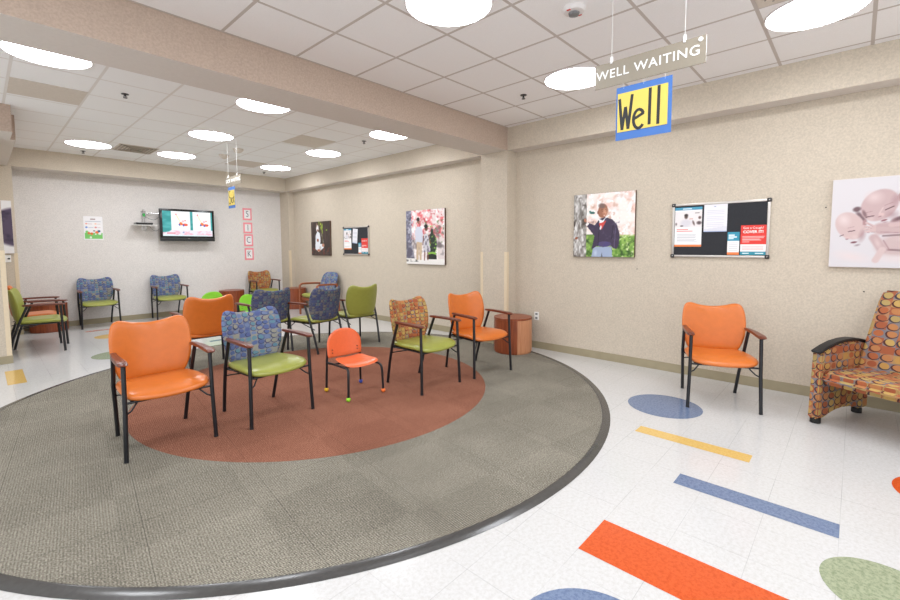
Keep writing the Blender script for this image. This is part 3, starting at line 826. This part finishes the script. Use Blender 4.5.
def p_boy(p):
    p.n(9, 1, .35, .75, (236,196,184)); p.n(15, 2, .5, .8, (206,168,150)); p.n(5, 3, .45, .7, (246,232,226))
    p.n(22, 14, .55, .8, (250,246,244))
    p.r(.60, .0, 1.0, .32, (92,138,52)); p.r(.2, 0, .45, .36, (104,142,60)); p.n(14, 4, .35, .7, (150,186,90), (.2,0,1,.34)); p.n(20, 5, .45, .8, (52,84,34), (.2,0,1,.32)); p.n(26,15,.6,.8,(214,226,170),(.6,0,1,.33))
    p.r(0, 0, .22, 1, (176,172,168)); p.n(9, 6, .35, .7, (112,106,100), (0,0,.225,1), 1, 2.2, .9); p.n(16, 7, .5, .8, (226,224,222), (0,0,.225,1), 1, 1.6, .7); p.n(11,17,.62,.8,(74,64,58),(0,0,.22,1))
    p.e(.05, .30, .03, .02, (150,80,50), 30)
    p.e(.315, .70, .05, .022, (52,104,96), -5); p.e(.28,.72,.02,.018,(64,120,110))
    # jeans
    p.poly([(.315,0),(.345,.16),(.64,.16),(.655,0)], (158,172,198)); p.poly([(.47,0),(.485,.07),(.50,0)], (90,96,104)); p.e(.38,.06,.04,.07,(186,198,216),0,.8)
    # jacket
    p.poly([(.31,.11),(.36,.33),(.22,.50),(.245,.555),(.36,.50),(.44,.60),(.53,.625),(.64,.585),(.72,.50),(.765,.35),(.755,.20),(.72,.12),(.66,.14),(.60,.20),(.40,.17)], (62,50,74))
    p.e(.52,.20,.12,.045,(76,66,118),0); p.n(18, 8, .6, .85, (84,72,100), (.3,.15,.76,.6), .6)
    p.line(.44,.57,.42,.17,.006,(34,28,44)); p.line(.66,.50,.64,.28,.006,(36,28,44)); p.line(.70,.45,.68,.14,.005,(100,90,120))
    # collar and shirt
    p.poly([(.435,.535),(.50,.535),(.53,.60),(.60,.64),(.585,.66),(.49,.57),(.43,.60)], (238,236,238)); p.poly([(.43,.53),(.46,.44),(.475,.43),(.55,.57),(.48,.54)], (206,72,66)); p.poly([(.44,.44),(.46,.42),(.475,.47),(.46,.50)], (232,230,232))
    # hand
    p.e(.20,.585,.022,.035,(176,118,92),25); p.poly([(.205,.52),(.245,.55),(.27,.53),(.225,.49)], (236,232,232))
    # head
    p.e(.49,.72,.084,.115,(158,104,80),-8); p.e(.475,.80,.074,.05,(120,96,90),-12,.5); p.e(.412,.70,.016,.028,(140,88,68)); p.e(.525,.70,.055,.085,(212,158,130),0,.95)
    p.e(.482,.715,.009,.006,(70,44,38)); p.e(.545,.715,.009,.006,(70,44,38)); p.e(.515,.68,.010,.010,(168,112,90)); p.e(.515,.648,.018,.005,(240,222,214),0,.5); p.line(.46,.735,.49,.738,.004,(80,50,44)); p.line(.53,.738,.56,.733,.004,(80,50,44))
canvas('canvas_picture', 'canvas photo of a boy in a dark cardigan leaning on a tree', 'picture', *on_right(2.722, 1.308), .785, .795, .034, M['canvas_side'], p_boy, 130, 130)

def p_couple(p):
    p.C[:] = (226,214,212); p.n(12, 1, .4, .7, (226,120,124), (0,.45,1,1)); p.n(18, 2, .5, .8, (190,70,80), (.35,.55,1,1)); p.n(16, 3, .5, .75, (248,240,240)); p.n(9, 4, .55, .8, (120,110,112), (.1,.15,1,.7)); p.n(20, 5, .6, .85, (90,120,70), (.5,.4,1,.8))
    p.r(0, .12, .15, 1, (120,118,140)); p.n(10, 6, .4, .7, (70,66,80), (0,.1,.16,1)); p.n(14, 7, .5, .8, (190,188,200), (0,.1,.2,1))
    p.poly([(.0,.10),(.0,.42),(.13,.40),(.24,.10)], (96,92,108)); p.n(12, 8, .5, .8, (150,148,160), (0,.1,.22,.4))
    p.r(0, 0, 1, .105, (238,234,230)); p.n(14, 9, .4, .8, (60,60,58), (0,.04,.35,.09))
    p.poly([(.56,.10),(.56,.17),(.74,.20),(.82,.15),(.82,.10)], (34,40,34)); p.e(.70,.38,.13,.20,(42,52,46)); p.e(.70,.57,.04,.09,(44,56,44)); p.e(.70,.20,.12,.03,(140,190,70)); p.e(.70,.16,.12,.035,(38,44,38)); p.n(20, 10, .6,.8,(146,196,84),(.58,.2,.82,.7))
    p.poly([(.26,.40),(.25,.62),(.30,.70),(.42,.70),(.46,.58),(.45,.38)], (206,208,222)); p.poly([(.28,.08),(.29,.42),(.44,.40),(.42,.08),(.37,.08),(.355,.32),(.34,.08)], (202,178,150)); p.e(.345,.80,.042,.055,(146,98,80)); p.e(.335,.83,.045,.04,(40,30,30)); p.line(.44,.52,.46,.36,.018,(196,198,214))
    p.poly([(.47,.22),(.48,.50),(.52,.56),(.60,.56),(.62,.45),(.66,.24)], (206,202,208)); p.n(22, 12, .5, .7, (120,116,130), (.47,.22,.66,.52)); p.e(.55,.66,.045,.05,(110,66,52)); p.e(.545,.70,.052,.04,(30,24,26)); p.line(.61,.53,.66,.38,.014,(122,74,58)); p.line(.48,.52,.46,.36,.014,(122,74,58))
    p.line(.51,.22,.50,.08,.016,(130,80,64)); p.line(.59,.22,.59,.09,.016,(130,80,64))
canvas('canvas_picture', 'tall canvas photo of a couple under pink blossom on the right wall', 'picture', *on_right(6.01, 1.135), .965, .95, .034, M['canvas_side'], p_couple, 100, 110)

def p_pray(p):
    p.C[:] = (62,50,46); p.n(7, 1, .4, .8, (92,74,66), None, .7, 2, .6); p.n(10, 2, .6, .8, (110,60,50), (0,0,1,.25)); p.n(14,12,.6,.85,(130,90,80),(.2,.0,.9,.2))
    p.n(9, 3, .45, .7, (140,160,60), (.42,.55,.66,1)); p.e(.55,.92,.03,.03,(190,200,70)); p.e(.86,.74,.035,.02,(150,190,60)); p.line(.66,.3,.58,.75,.012,(120,130,60),.7)
    p.e(.36,.80,.07,.11,(236,232,232)); p.e(.37,.72,.04,.06,(146,92,72)); p.e(.33,.9,.05,.08,(190,150,130),0,.5,.6)
    p.poly([(.22,.20),(.26,.60),(.36,.72),(.48,.66),(.52,.48),(.50,.34),(.66,.34),(.70,.24),(.58,.18),(.40,.10)], (232,234,240)); p.n(12,5,.6,.85,(196,200,212),(.22,.2,.7,.66),.7)
    p.e(.37,.45,.06,.05,(160,96,70)); p.e(.66,.30,.07,.055,(196,140,116)); p.e(.42,.15,.10,.04,(186,120,92)); p.e(.50,.22,.06,.06,(200,196,198))
canvas('canvas_picture', 'dark canvas photo of a child in white on the far end of the right wall', 'picture', *on_right(9.335, 1.252), .80, .77, .034, M['canvas_side'], p_pray, 80, 90)

def p_baby(p):
    p.C[:] = (224,219,222)
    sk, sh, dk, li = (204,176,176), (168,132,136), (98,68,74), (228,206,204)
    # bodies stretching away to the right
    p.e(.62,.25,.27,.17,(210,186,185),8,.35); p.e(1.0,.28,.5,.20,(208,182,182),0,.35); p.e(.75,.34,.3,.06,(226,204,202),4,.9,.7)
    p.line(.42,.43,1.3,.52,.080,(200,170,170)); p.line(.55,.50,1.3,.60,.07,(190,158,160)); p.line(.50,.47,1.2,.53,.03,(220,194,192),.7); p.line(.44,.35,1.1,.40,.012,dk,.55)
    p.e(.56,.54,.085,.028,dk,25,.7,.8); p.e(.66,.62,.10,.03,dk,20,.8,.6)
    p.e(.19,.12,.20,.08,(232,218,218),-12,.9); p.line(.47,.20,.62,.19,.014,dk,.5); p.e(.55,.10,.2,.06,(230,218,218),0,.8)
    # upper baby head
    p.e(.255,.56,.035,.10,dk,30,.5,.8)
    p.e(.395,.69,.150,.190,sk,-25,.10); p.e(.35,.78,.10,.09,li,-20,.9,.9); p.e(.50,.58,.075,.06,sh,20,.9,.6); p.e(.52,.74,.05,.10,sh,-10,.9,.5)
    p.e(.556,.77,.026,.05,(188,154,154),-10); p.e(.556,.77,.013,.03,sh,-10,.6)
    p.line(.295,.562,.355,.575,.007,dk,.85); p.line(.445,.635,.510,.672,.007,dk,.85); p.line(.29,.612,.34,.625,.005,sh,.6); p.line(.44,.685,.50,.715,.005,sh,.6)
    p.e(.415,.585,.030,.026,(222,192,190),20,.5); p.e(.405,.565,.020,.008,sh,20,.5); p.line(.40,.60,.425,.66,.008,li,.6); p.e(.440,.522,.032,.012,(150,96,102),20,.4); p.e(.335,.54,.035,.03,li,0,.9,.6); p.e(.45,.50,.03,.012,sh,15,.8,.5)
    # lower baby head
    p.e(.215,.655,.045,.035,dk,20,.5,.85); p.e(.28,.60,.02,.06,dk,20,.6,.6)
    p.e(.165,.47,.125,.170,(216,190,188),25,.10); p.e(.11,.54,.07,.10,(234,216,214),20,.9,.9); p.e(.27,.36,.04,.10,sh,-10,.8,.6); p.e(.285,.50,.022,.05,(180,142,144),0,.5)
    p.line(.155,.405,.205,.415,.007,dk,.85); p.line(.085,.355,.112,.368,.006,dk,.75); p.line(.15,.445,.20,.46,.005,sh,.5)
    p.e(.150,.335,.024,.020,(222,192,190),0,.5); p.e(.145,.320,.016,.007,sh); p.e(.205,.282,.034,.013,(130,78,86),10,.4); p.e(.21,.345,.035,.03,li,0,.9,.6); p.e(.235,.25,.035,.016,dk,20,.8,.45)
    # hand of the upper baby over the cheek
    p.line(.66,.40,.38,.43,.032,sk); p.line(.66,.375,.42,.395,.006,sh,.6)
    for k_, (x1, y1) in enumerate([(.300,.50),(.275,.465),(.285,.43),(.300,.40)]):
        p.line(.37,.455-.016*k_,x1,y1,.0125,(214,186,184)); p.line(.37,.443-.016*k_,x1+.012,y1-.012,.003,sh,.8)
    # arm of the lower baby
    p.line(.37,.33,.44,.20,.052,sk); p.line(.44,.20,.39,.08,.036,(220,196,194)); p.line(.445,.30,.50,.19,.007,sh,.7); p.e(.40,.27,.03,.08,li,20,.9,.7)
    p.C *= .94
canvas('canvas_picture', 'large white canvas photo of two sleeping newborn babies', 'picture', *on_right(.183, 1.248), .80, .785, .034, M['canvas_white'], p_baby, 170, 165)

# far left picture seen only as a sliver, and switch, both on the far left column
def p_sliver(p):
    p.C[:] = (235,233,234); p.e(.5,.5,.45,.4,(86,72,96)); p.n(12,3,.5,.8,(60,48,72),(.1,.2,.9,.8))
canvas('canvas_picture', 'canvas photo cut off by the left picture edge', 'picture', (.02+.05, YS, 1.36), 0, .345, .86, .03, M['canvas_white'], p_sliver, 30, 60)
t = thing('light_switch', 'small white switch plate at the left picture edge', 'light switch', (.33, YS, 1.275))
bm = nb(); box(bm, -.04,.04,-.010,0,-.06,.06,.004); obj('plate', bm, M['white'], t)
bm = nb(); box(bm, .0,.03,-.020,-.008,-.012,.012,.004); obj('toggle', bm, M['ink'], t)

# ------------------------------------------------------------------ text
def textobj(name, s, size, mat, parent, origin, ux, uy, depth=.0015, align='CENTER', bold=.0, spacing=1.0, sx=1.0):
    cu = D.curves.new(name, 'FONT'); cu.body = s; cu.size = size; cu.align_x = align; cu.align_y = 'CENTER'
    cu.extrude = depth; cu.offset = bold; cu.space_character = spacing
    tmp = D.objects.new(name, cu); COL.objects.link(tmp)
    bpy.context.view_layer.update()
    dg = bpy.context.evaluated_depsgraph_get()
    me = D.meshes.new_from_object(tmp.evaluated_get(dg)); D.objects.remove(tmp)
    ux, uy = Vector(ux), Vector(uy); uz = ux.cross(uy)
    for v in me.vertices: v.co = Vector(origin) + ux*v.co.x*sx + uy*v.co.y + uz*v.co.z
    me.materials.clear(); me.materials.append(mat)
    o = D.objects.new(name, me); COL.objects.link(o); o.parent = parent; return o
UX, UY = (1,0,0), (0,0,1)

# notice boards (local frame: u->x, v->z, out -> -y)
def p_flyer(p, W_):
    p.C[:] = (244,242,242)
    p.r(0,.925,9,1,(70,150,180)); p.r(.30*W_,.95,.62*W_,.972,(230,240,244)); p.r(0,0,9,.052,(236,132,72))
    p.r(0,.50,W_,.905,(232,226,226)); p.e(.42*W_,.60,.27*W_,.13,(214,210,216),0,.5); p.e(.42*W_,.765,.085*W_,.075,(92,70,64),0,.5); p.e(.42*W_,.80,.09*W_,.045,(56,44,44),0,.5); p.e(.26*W_,.53,.08*W_,.025,(90,76,76),0,.6); p.e(.70*W_,.60,.05*W_,.09,(110,92,90),20,.6)
    p.e(.05*W_,.58,.05*W_,.05,(120,108,108),0,.7); p.e(.92*W_,.73,.07*W_,.05,(104,80,76),0,.6); p.e(.90*W_,.60,.12*W_,.06,(90,76,78),0,.6); p.r(.75*W_,.84,.9*W_,.86,(150,140,140)); p.r(.55*W_,.70,.68*W_,.72,(210,160,150))
    p.r(.08*W_,.425,.50*W_,.445,(232,120,110)); p.r(.08*W_,.38,.68*W_,.40,(232,130,120))
    for k_, y in enumerate((.31,.29,.27,.24,.22,.17,.15,.12)): p.r(.09*W_, y, (.80+.05*math.sin(k_*3))*W_, y+.008, (178,182,188))
def p_notice(p, W_):
    p.C[:] = (232,230,236); p.e(.48*W_,.90,.03,.02,(110,130,180))
    for y in np.arange(.2,.82,.055): p.r(.12*W_, y, .88*W_, y+.012, (206,206,214))
    p.r(0,0,9,.03,(150,170,214)); p.put(((p.V < .10+.10*p.U/W_))*.35, (190,192,204))
def p_slip(p, W_):
    p.C[:] = (240,238,238); p.r(0,.62,9,1,(52,146,172)); p.r(.1*W_,.84,.6*W_,.88,(226,240,244)); p.r(.1*W_,.76,.8*W_,.80,(226,240,244)); p.r(.1*W_,.70,.5*W_,.73,(226,240,244)); p.r(0,0,9,.10,(238,128,70))
    for y in (.2,.28,.36,.44,.52): p.r(.12*W_,y,.85*W_,y+.018,(190,190,196))
def p_red(p, W_):
    p.C[:] = (242,238,238); p.r(0,.36,9,1,(222,58,50)); p.r(0,0,9,.11,(48,140,160)); p.r(.1*W_,.045,.35*W_,.07,(220,238,240)); p.r(.6*W_,.045,.9*W_,.07,(220,238,240))
    for y in (.17,.22,.27): p.r(.08*W_,y,.90*W_,y+.014,(216,150,146))
    for y, e in ((.61,.92),(.57,.9),(.53,.75),(.49,.8),(.43,.35)): p.r(.08*W_,y,e*W_,y+.014,(250,214,210))
def noticeboard(loc, rot, label, detail):
    w, h_ = .895, .585
    t = thing('notice_board', label, 'notice board', loc, rot)
    bm = nb(); box(bm, .012, w-.012, -.016, -.001, .012, h_-.012); obj('felt_panel', bm, M['felt'], t)
    bm = nb()
    for a in ((0,w,-.024,-.001,0,.024),(0,w,-.024,-.001,h_-.024,h_),(0,.024,-.024,-.001,0,h_),(w-.024,w,-.024,-.001,0,h_)): box(bm, *a, .005)
    obj('frame', bm, M['frame'], t, 'auto')
    for cx in (.012, w-.012):
        for cz in (.012, h_-.012):
            bm = nb(); box(bm, cx-.020, cx+.020, -.030, -.001, cz-.020, cz+.020, .009, seg=3); c = obj('corner_cap', bm, M['dark_metal'], t, 'auto')
            bm = nb(); bmesh.ops.create_uvsphere(bm, u_segments=10, v_segments=6, radius=.008, matrix=Matrix.Translation((cx, -.030, cz))); obj('screw', bm, M['chrome'], c, True)
    return t
def sheet(name, label, cat, bloc, rot, u0, v0, w, h_, fn, nx, ny, tilt=0, off=.0185, group='sheets pinned to the notice boards'):
    R = Matrix.Rotation(rot, 4, 'Z'); p = Vector(bloc) + R @ Vector((u0, -off, v0))
    P = Paint(w, h_, nx, ny, (240,240,240)); fn(P, w/h_)
    o = P.build(name, M['print'], None, lambda u, v, o_: (u, 0, v))
    bmod = nb(); bmod.from_mesh(o.data)
    # give the sheet thickness
    bmesh.ops.solidify(bmod, geom=bmod.faces[:], thickness=.0012); bmod.to_mesh(o.data); bmod.free()
    o.location = p; o.rotation_euler = (0, tilt, rot); tag(o, label, cat, group); return o
B1, Br = on_right(1.532, 1.320)
noticeboard(B1, Br, 'black felt notice board in an aluminium frame above the lone orange chair', True)
sheet('flyer', 'tall flyer with a man photo and blue header on the near notice board', 'flyer', B1, Br, .028, .115, .268, .43, p_flyer, 60, 90)
sheet('notice_sheet', 'plain white typed sheet pinned top middle on the near notice board', 'notice', B1, Br, .315, .272, .215, .295, p_notice, 36, 50)
sheet('leaflet', 'small blue and white leaflet low on the near notice board', 'leaflet', B1, Br, .540, .030, .105, .235, p_slip, 26, 50)
rp = sheet('poster', 'red cough poster in the lower right of the near notice board', 'poster', B1, Br, .655, .030, .216, .30, p_red, 50, 66)
textobj('poster_text', 'Got a Cough?', .031, M['letter_white'], rp, (.106, -.002, .272), UX, UY, .0006)
textobj('poster_text', 'COVER IT!', .037, M['letter_white'], rp, (.106, -.002, .232), UX, UY, .0006, bold=.001)
B2, _ = on_right(8.05, 1.278)
noticeboard(B2, Br, 'black notice board in the far room between two canvas photos', False)
sheet('flyer', 'tall flyer with a dark photo on the far notice board', 'flyer', B2, Br, .028, .115, .268, .43, p_flyer, 40, 60)
sheet('notice_sheet', 'white sheet hanging tilted on the far notice board', 'notice', B2, Br, .33, .250, .17, .30, p_notice, 24, 40, .10)
sheet('leaflet', 'small blue and white leaflet low on the far notice board', 'leaflet', B2, Br, .545, .030, .10, .22, p_slip, 20, 36)
rp2 = sheet('poster', 'red and white cough poster in the lower right of the far notice board', 'poster', B2, Br, .650, .030, .215, .31, p_red, 34, 46)
textobj('poster_text', 'COVER IT!', .038, M['letter_white'], rp2, (.105, -.002, .255), UX, UY, .0006)

# wall outlet
t = thing('wall_outlet', 'white double wall outlet above the baseboard beside the drum table', 'outlet', (XR, 3.285, .46), -PI/2)
bm = nb(); box(bm, -.036,.036,-.008,0,-.058,.058,.003); obj('cover_plate', bm, M['white'], t)
for z in (-.028,.028):
    bm = nb(); box(bm, -.018,.018,-.011,-.006,z-.014,z+.014,.003); s_ = obj('socket', bm, M['jack'], t)
for (y, z, lab) in ((.224,1.793,'tiny black screw in the wall left of the babies canvas'),(-.065,1.033,'tiny black screw in the wall above the patterned armchair'),(1.912,1.17,'tiny black screw in the wall right below the boy canvas')):
    bm = nb(); lathe(bm, [(.006,0),(.006,.004),(.003,.007)], 10); o = obj('wall_screw', bm, M['ink'], None, 'auto'); o.location = (XR, y, z); o.rotation_euler = (0,-PI/2,0); tag(o, lab, 'screw', 'stray wall screws')

# ------------------------------------------------------------------ far wall: television etc.
t = thing('television', 'black flat television showing two white panels, on a wall bracket', 'television', (2.556, YT-.20, 1.58), 0)
w, h_ = 1.03, .665
bm = nb(); box(bm, 0, w, 0, .07, 0, h_, .008); obj('housing', bm, M['tv'], t, 'auto')
bm = nb(); box(bm, .0, w, -.012, .0, 0, .075, .006); obj('speaker_bar', bm, M['ink'], t, 'auto')
bm = nb(); box(bm, w/2-.02, w/2+.02, -.0145, -.011, .05, .058); obj('badge', bm, M['chrome'], t)
def p_tv(p, W_):
    p.C[:] = (40,150,150); p.n(4,1,.4,.8,(90,190,190),None,.7,1,2)
    for x0 in (.165, .595):
        p.r(x0*W_,.24,(x0+.375)*W_,1,(246,250,252)); cx = (x0+.20)*W_
        p.line(cx-.17,.84,cx-.02,.52,.012,(246,214,90)); p.e(cx-.18,.87,.03,.035,(240,140,150)); p.e(cx-.02,.50,.07,.07,(240,120,60)); p.e(cx+.13,.46,.11,.06,(238,92,60)); p.e(cx-.07,.46,.035,.045,(70,80,170)); p.e(cx+.07,.44,.04,.045,(90,90,180)); p.e(cx+.06,.60,.05,.05,(246,190,200)); p.e(cx+.14,.63,.03,.03,(230,110,100))
    p.r(0,0,9,.24,(236,232,244)); p.n(6,5,.4,.7,(240,170,190),(0,.05,9,.22),.8,1,2); p.r(0,0,.9*W_,.04,(220,240,246)); p.e(.40*W_,.15,.04,.04,(90,120,190),0,.5,.7); p.r(.08*W_,.10,.24*W_,.14,(230,130,150)); p.e(.0,.24,.3,.1,(40,150,150),0,.2)
P = Paint(w-.09, h_-.15, 110, 60, (0,0,0)); p_tv(P, P.asp); P.build('screen', M['screen'], t, lambda u, v, o: (u+.045, -.0015, v+.105))
bm = nb(); box(bm, .35, .68, .07, .10, .2, .5, .004); box(bm, .46,.57,.10,.199,.28,.42,.004); obj('wall_bracket', bm, M['tv'], t)
t = thing('wall_shelf', 'small wall shelf holding a slim player left of the television', 'shelf', (2.12, YT, 1.885), 0)
bm = nb(); box(bm, -.02, .38, -.30, -.03, 0, .012, .004); obj('shelf_board', bm, M['white'], t)
bm = nb(); tube(bm, [(.20,-.02,-.10),(.20,-.02,.33)], .016, 12); box(bm, .16,.24,-.012,0,-.08,.30); tube(bm, [(.20,-.02,.22),(.30,-.06,.26),(.44,-.14,.25)], .009, 8); obj('mount_arm', bm, M['chrome'], t, 'auto')
bm = nb(); tube(bm, bez((.22,-.03,.20),(.36,-.12,.05),(.45,-.10,.20),10), .005, 6); tube(bm, bez((.30,-.04,-.02),(.36,-.12,-.16),(.46,-.06,-.05),10), .005, 6); obj('cable', bm, M['jack'], t, True)
bm = nb(); box(bm, .185,.225,-.045,-.005,.19,.25,.004); obj('green_clip', bm, M['green_led'], t)
bm = nb(); box(bm, .02, .30, -.27, -.06, 0, .045, .005); o = obj('media_player', bm, M['tv']); o.location = (2.12, YT, 1.8975); tag(o, 'slim black player lying on the wall shelf beside the television', 'media player')
# pinned poster
def p_poster(p, W_):
    p.C[:] = (244,242,244); p.r(.36*W_,.86,.62*W_,.90,(150,120,120)); p.r(.1*W_,.76,.9*W_,.80,(190,194,206)); p.e(.14*W_,.68,.04,.03,(236,150,120)); p.r(.2*W_,.66,.45*W_,.69,(220,200,200)); p.e(.62*W_,.68,.04,.03,(246,190,150)); p.r(.7*W_,.66,.88*W_,.69,(220,206,200))
    p.e(.14*W_,.53,.045,.035,(80,130,210)); p.r(.22*W_,.51,.5*W_,.54,(200,206,220)); p.e(.62*W_,.53,.045,.035,(220,140,140)); p.r(.7*W_,.51,.88*W_,.54,(220,206,206))
    p.r(.04*W_,.04,.96*W_,.30,(120,200,104)); p.e(.15*W_,.34,.05,.05,(120,200,104)); p.e(.25*W_,.28,.045,.06,(226,110,60)); p.e(.40*W_,.26,.05,.06,(226,110,50)); p.e(.68*W_,.32,.07,.06,(244,120,60),20); p.e(.78*W_,.37,.055,.05,(40,100,140)); p.e(.82*W_,.26,.06,.05,(240,240,240)); p.e(.34*W_,.10,.04,.05,(236,240,230)); p.e(.53*W_,.38,.04,.03,(110,90,80)); p.e(.6*W_,.24,.03,.03,(240,240,240))
sheet('wall_poster', 'white poster with a green picture strip taped to the far wall', 'poster', (0,YT,0), 0, 1.375, 1.60, .285, .44, p_poster, 46, 66, 0, .003, 'posters on the far wall')
# S I C K
for ch, x, z, zt in (('S',4.285,2.084,2.366),('I',4.290,1.776,2.030),('C',4.298,1.468,1.755),('K',4.302,1.141,1.428)):
    t = thing('letter_card', f'pink bordered card with the letter {ch} on the far wall', 'letter card', (x, YT, z), 0, 'letter cards on the far wall')
    w, h_ = .210, zt-z
    bm = nb(); box(bm, 0, w, -.003, 0, 0, h_); obj('border', bm, M['pink'], t)
    bm = nb(); box(bm, .034, w-.034, -.0045, -.003, .040, h_-.040); obj('card', bm, M['paper'], t)
    textobj('letter', ch, .205, M['ink_blue'], t, (w/2, -.0055, h_/2), UX, UY, .0006, bold=-.002, sx=.72)

# ------------------------------------------------------------------ hanging signs (plane x = const, reading from the camera side)
def ribbon(bm, pts, w, y):
    """thick marker stroke in the local x-z plane"""
    tube(bm, [(a, y, b) for a, b in pts], w, 8, True, None)
SX = 2.80
def hang_sign(y_left, length, ztop, hh, text, label, tsize, wires, knob):
    t = thing('hanging_sign', label, 'hanging sign', (SX, y_left, ztop-hh), -PI/2, 'hanging acrylic signs')
    bm = nb(); box(bm, 0, length, -.004, .004, 0, hh, .001); obj('sign_plate', bm, M['sign'], t)
    textobj('lettering', text, tsize, M['letter_white'], t, (length*.485, -.0055, hh*.50), UX, UY, .001, bold=.0004, spacing=1.10, sx=1.02)
    for u in wires:
        bm = nb(); tube(bm, [(u,0,hh-.01),(u,0,CZ-ztop+hh)], .0016, 6); wr = obj('hanging_wire', bm, M['wire'], t)
        bm = nb(); box(bm, u-.007, u+.007, -.008, .008, hh-.012, hh+.030, .002); obj('wire_clip', bm, M['wire'], wr)
    if knob:
        bm = nb(); lathe(bm, [(.012,0),(.012,.004),(.006,.007)], 16)
        bmesh.ops.rotate(bm, verts=bm.verts[:], matrix=Matrix.Rotation(PI/2, 3, 'X')); bmesh.ops.translate(bm, verts=bm.verts[:], vec=(length-.028, -.004, hh-.02)); obj('button', bm, M['letter_white'], t)
    return t
hang_sign(1.298, .640, 2.611, .152, 'WELL WAITING', 'grey acrylic sign reading WELL WAITING hung from the near ceiling', .077, (.106, .529), True)
hang_sign(7.53, .58, 2.565, .135, 'SICK WAITING', 'small acrylic sign hung on wires in the far room above the handwritten Sick sheet', .078, (.09, .44), False)
def card(y_left, w, z0, h_, strings, label, strokes, yw, yz0, yz1, sw, plate_z):
    t = thing('handwritten_sign', label, 'paper sign', (SX, y_left, z0), -PI/2, 'handwritten paper signs')
    bm = nb(); box(bm, 0, w, -.001, .001, 0, h_); obj('blue_sheet', bm, M['paper_blue'], t)
    bm = nb(); box(bm, yw[0], yw[1], -.003, -.001, yz0, yz1); obj('yellow_sheet', bm, M['paper_yellow'], t)
    bm = nb()
    for s_ in strokes: tube(bm, [(a, -.0032, b) for a, b in s_], sw, 8, True, (1,1))
    for v in bm.verts: v.co.y = -.0032 + (v.co.y+.0032)*.08
    obj('handwriting', bm, M['ink'], t)
    for u in strings:
        bm = nb(); tube(bm, [(u,0,h_-.012),(u,0,plate_z-z0+.01)], .0012, 6); obj('string', bm, M['wire'], t)
    return t
def arc(cx, cy, rx, ry, a0, a1, n=12):
    return [(cx+rx*math.cos(math.radians(a0+(a1-a0)*i/n)), cy+ry*math.sin(math.radians(a0+(a1-a0)*i/n))) for i in range(n+1)]
well = [[(.022,.255),(.040,.062)], [(.040,.062),(.060,.200)], [(.060,.200),(.078,.062)], [(.078,.062),(.100,.268)],
        [(.106,.125)] + [(.16,.150)] + arc(.140,.125,.030,.050,30,330,16)[0:], [(.206,.282),(.204,.066)], [(.256,.284),(.254,.060)]]
well[4] = [(.112,.115),(.170,.142)] + arc(.142,.112,.032,.056,35,320,16)
card(1.156, .328, 2.112, .326, (.045, .165, .288), 'blue sheet with yellow paper handwritten Well under the near sign', well, (.010, .306), .050, .287, .0090, 2.459)
sick = [arc(.070,.222,.036,.050,50,250,10)+arc(.068,.122,.038,.052,70,-150,12), [(.130,.170),(.130,.085)], [(.130,.206),(.131,.213)],
        arc(.172,.120,.024,.040,50,310,12), [(.205,.260),(.205,.085)], [(.238,.180),(.207,.135),(.242,.085)]]
card(7.47, .27, 2.07, .335, (.05, .22), 'blue sheet with yellow paper handwritten Sick in the far room', sick, (.012, .258), .045, .285, .008, 2.43)

# ------------------------------------------------------------------ world, camera
w_ = D.worlds.new('World'); scene.world = w_; w_.use_nodes = True
w_.node_tree.nodes['Background'].inputs[0].default_value = (.93,.97,1,1); w_.node_tree.nodes['Background'].inputs[1].default_value = 1.65

yaw, pitch, roll, f, cy, hc = 0.8228, 0.0701, -0.0039, 437.504, 277.052, 1.4486
d_ = Vector((math.sin(yaw)*math.cos(pitch), math.cos(yaw)*math.cos(pitch), -math.sin(pitch)))
r_ = Vector((math.cos(yaw), -math.sin(yaw), 0)); u_ = r_.cross(d_)
r2 = r_*math.cos(roll)+u_*math.sin(roll); u2 = -r_*math.sin(roll)+u_*math.cos(roll)
cam = D.cameras.new('camera'); co = D.objects.new('camera', cam); COL.objects.link(co)
co.matrix_world = Matrix(((r2.x,u2.x,-d_.x,0),(r2.y,u2.y,-d_.y,0),(r2.z,u2.z,-d_.z,hc),(0,0,0,1)))
cam.sensor_width = 36; cam.sensor_fit = 'HORIZONTAL'; cam.lens = f/900*36
cam.shift_y = -(300-cy)/900; cam.clip_start = .05; cam.clip_end = 60
scene.camera = co
vs = scene.view_settings; vs.view_transform = 'Standard'; vs.look = 'None'; vs.exposure = 0.13; vs.gamma = 1; vs.use_curve_mapping = False
scene.display_settings.display_device = 'sRGB'
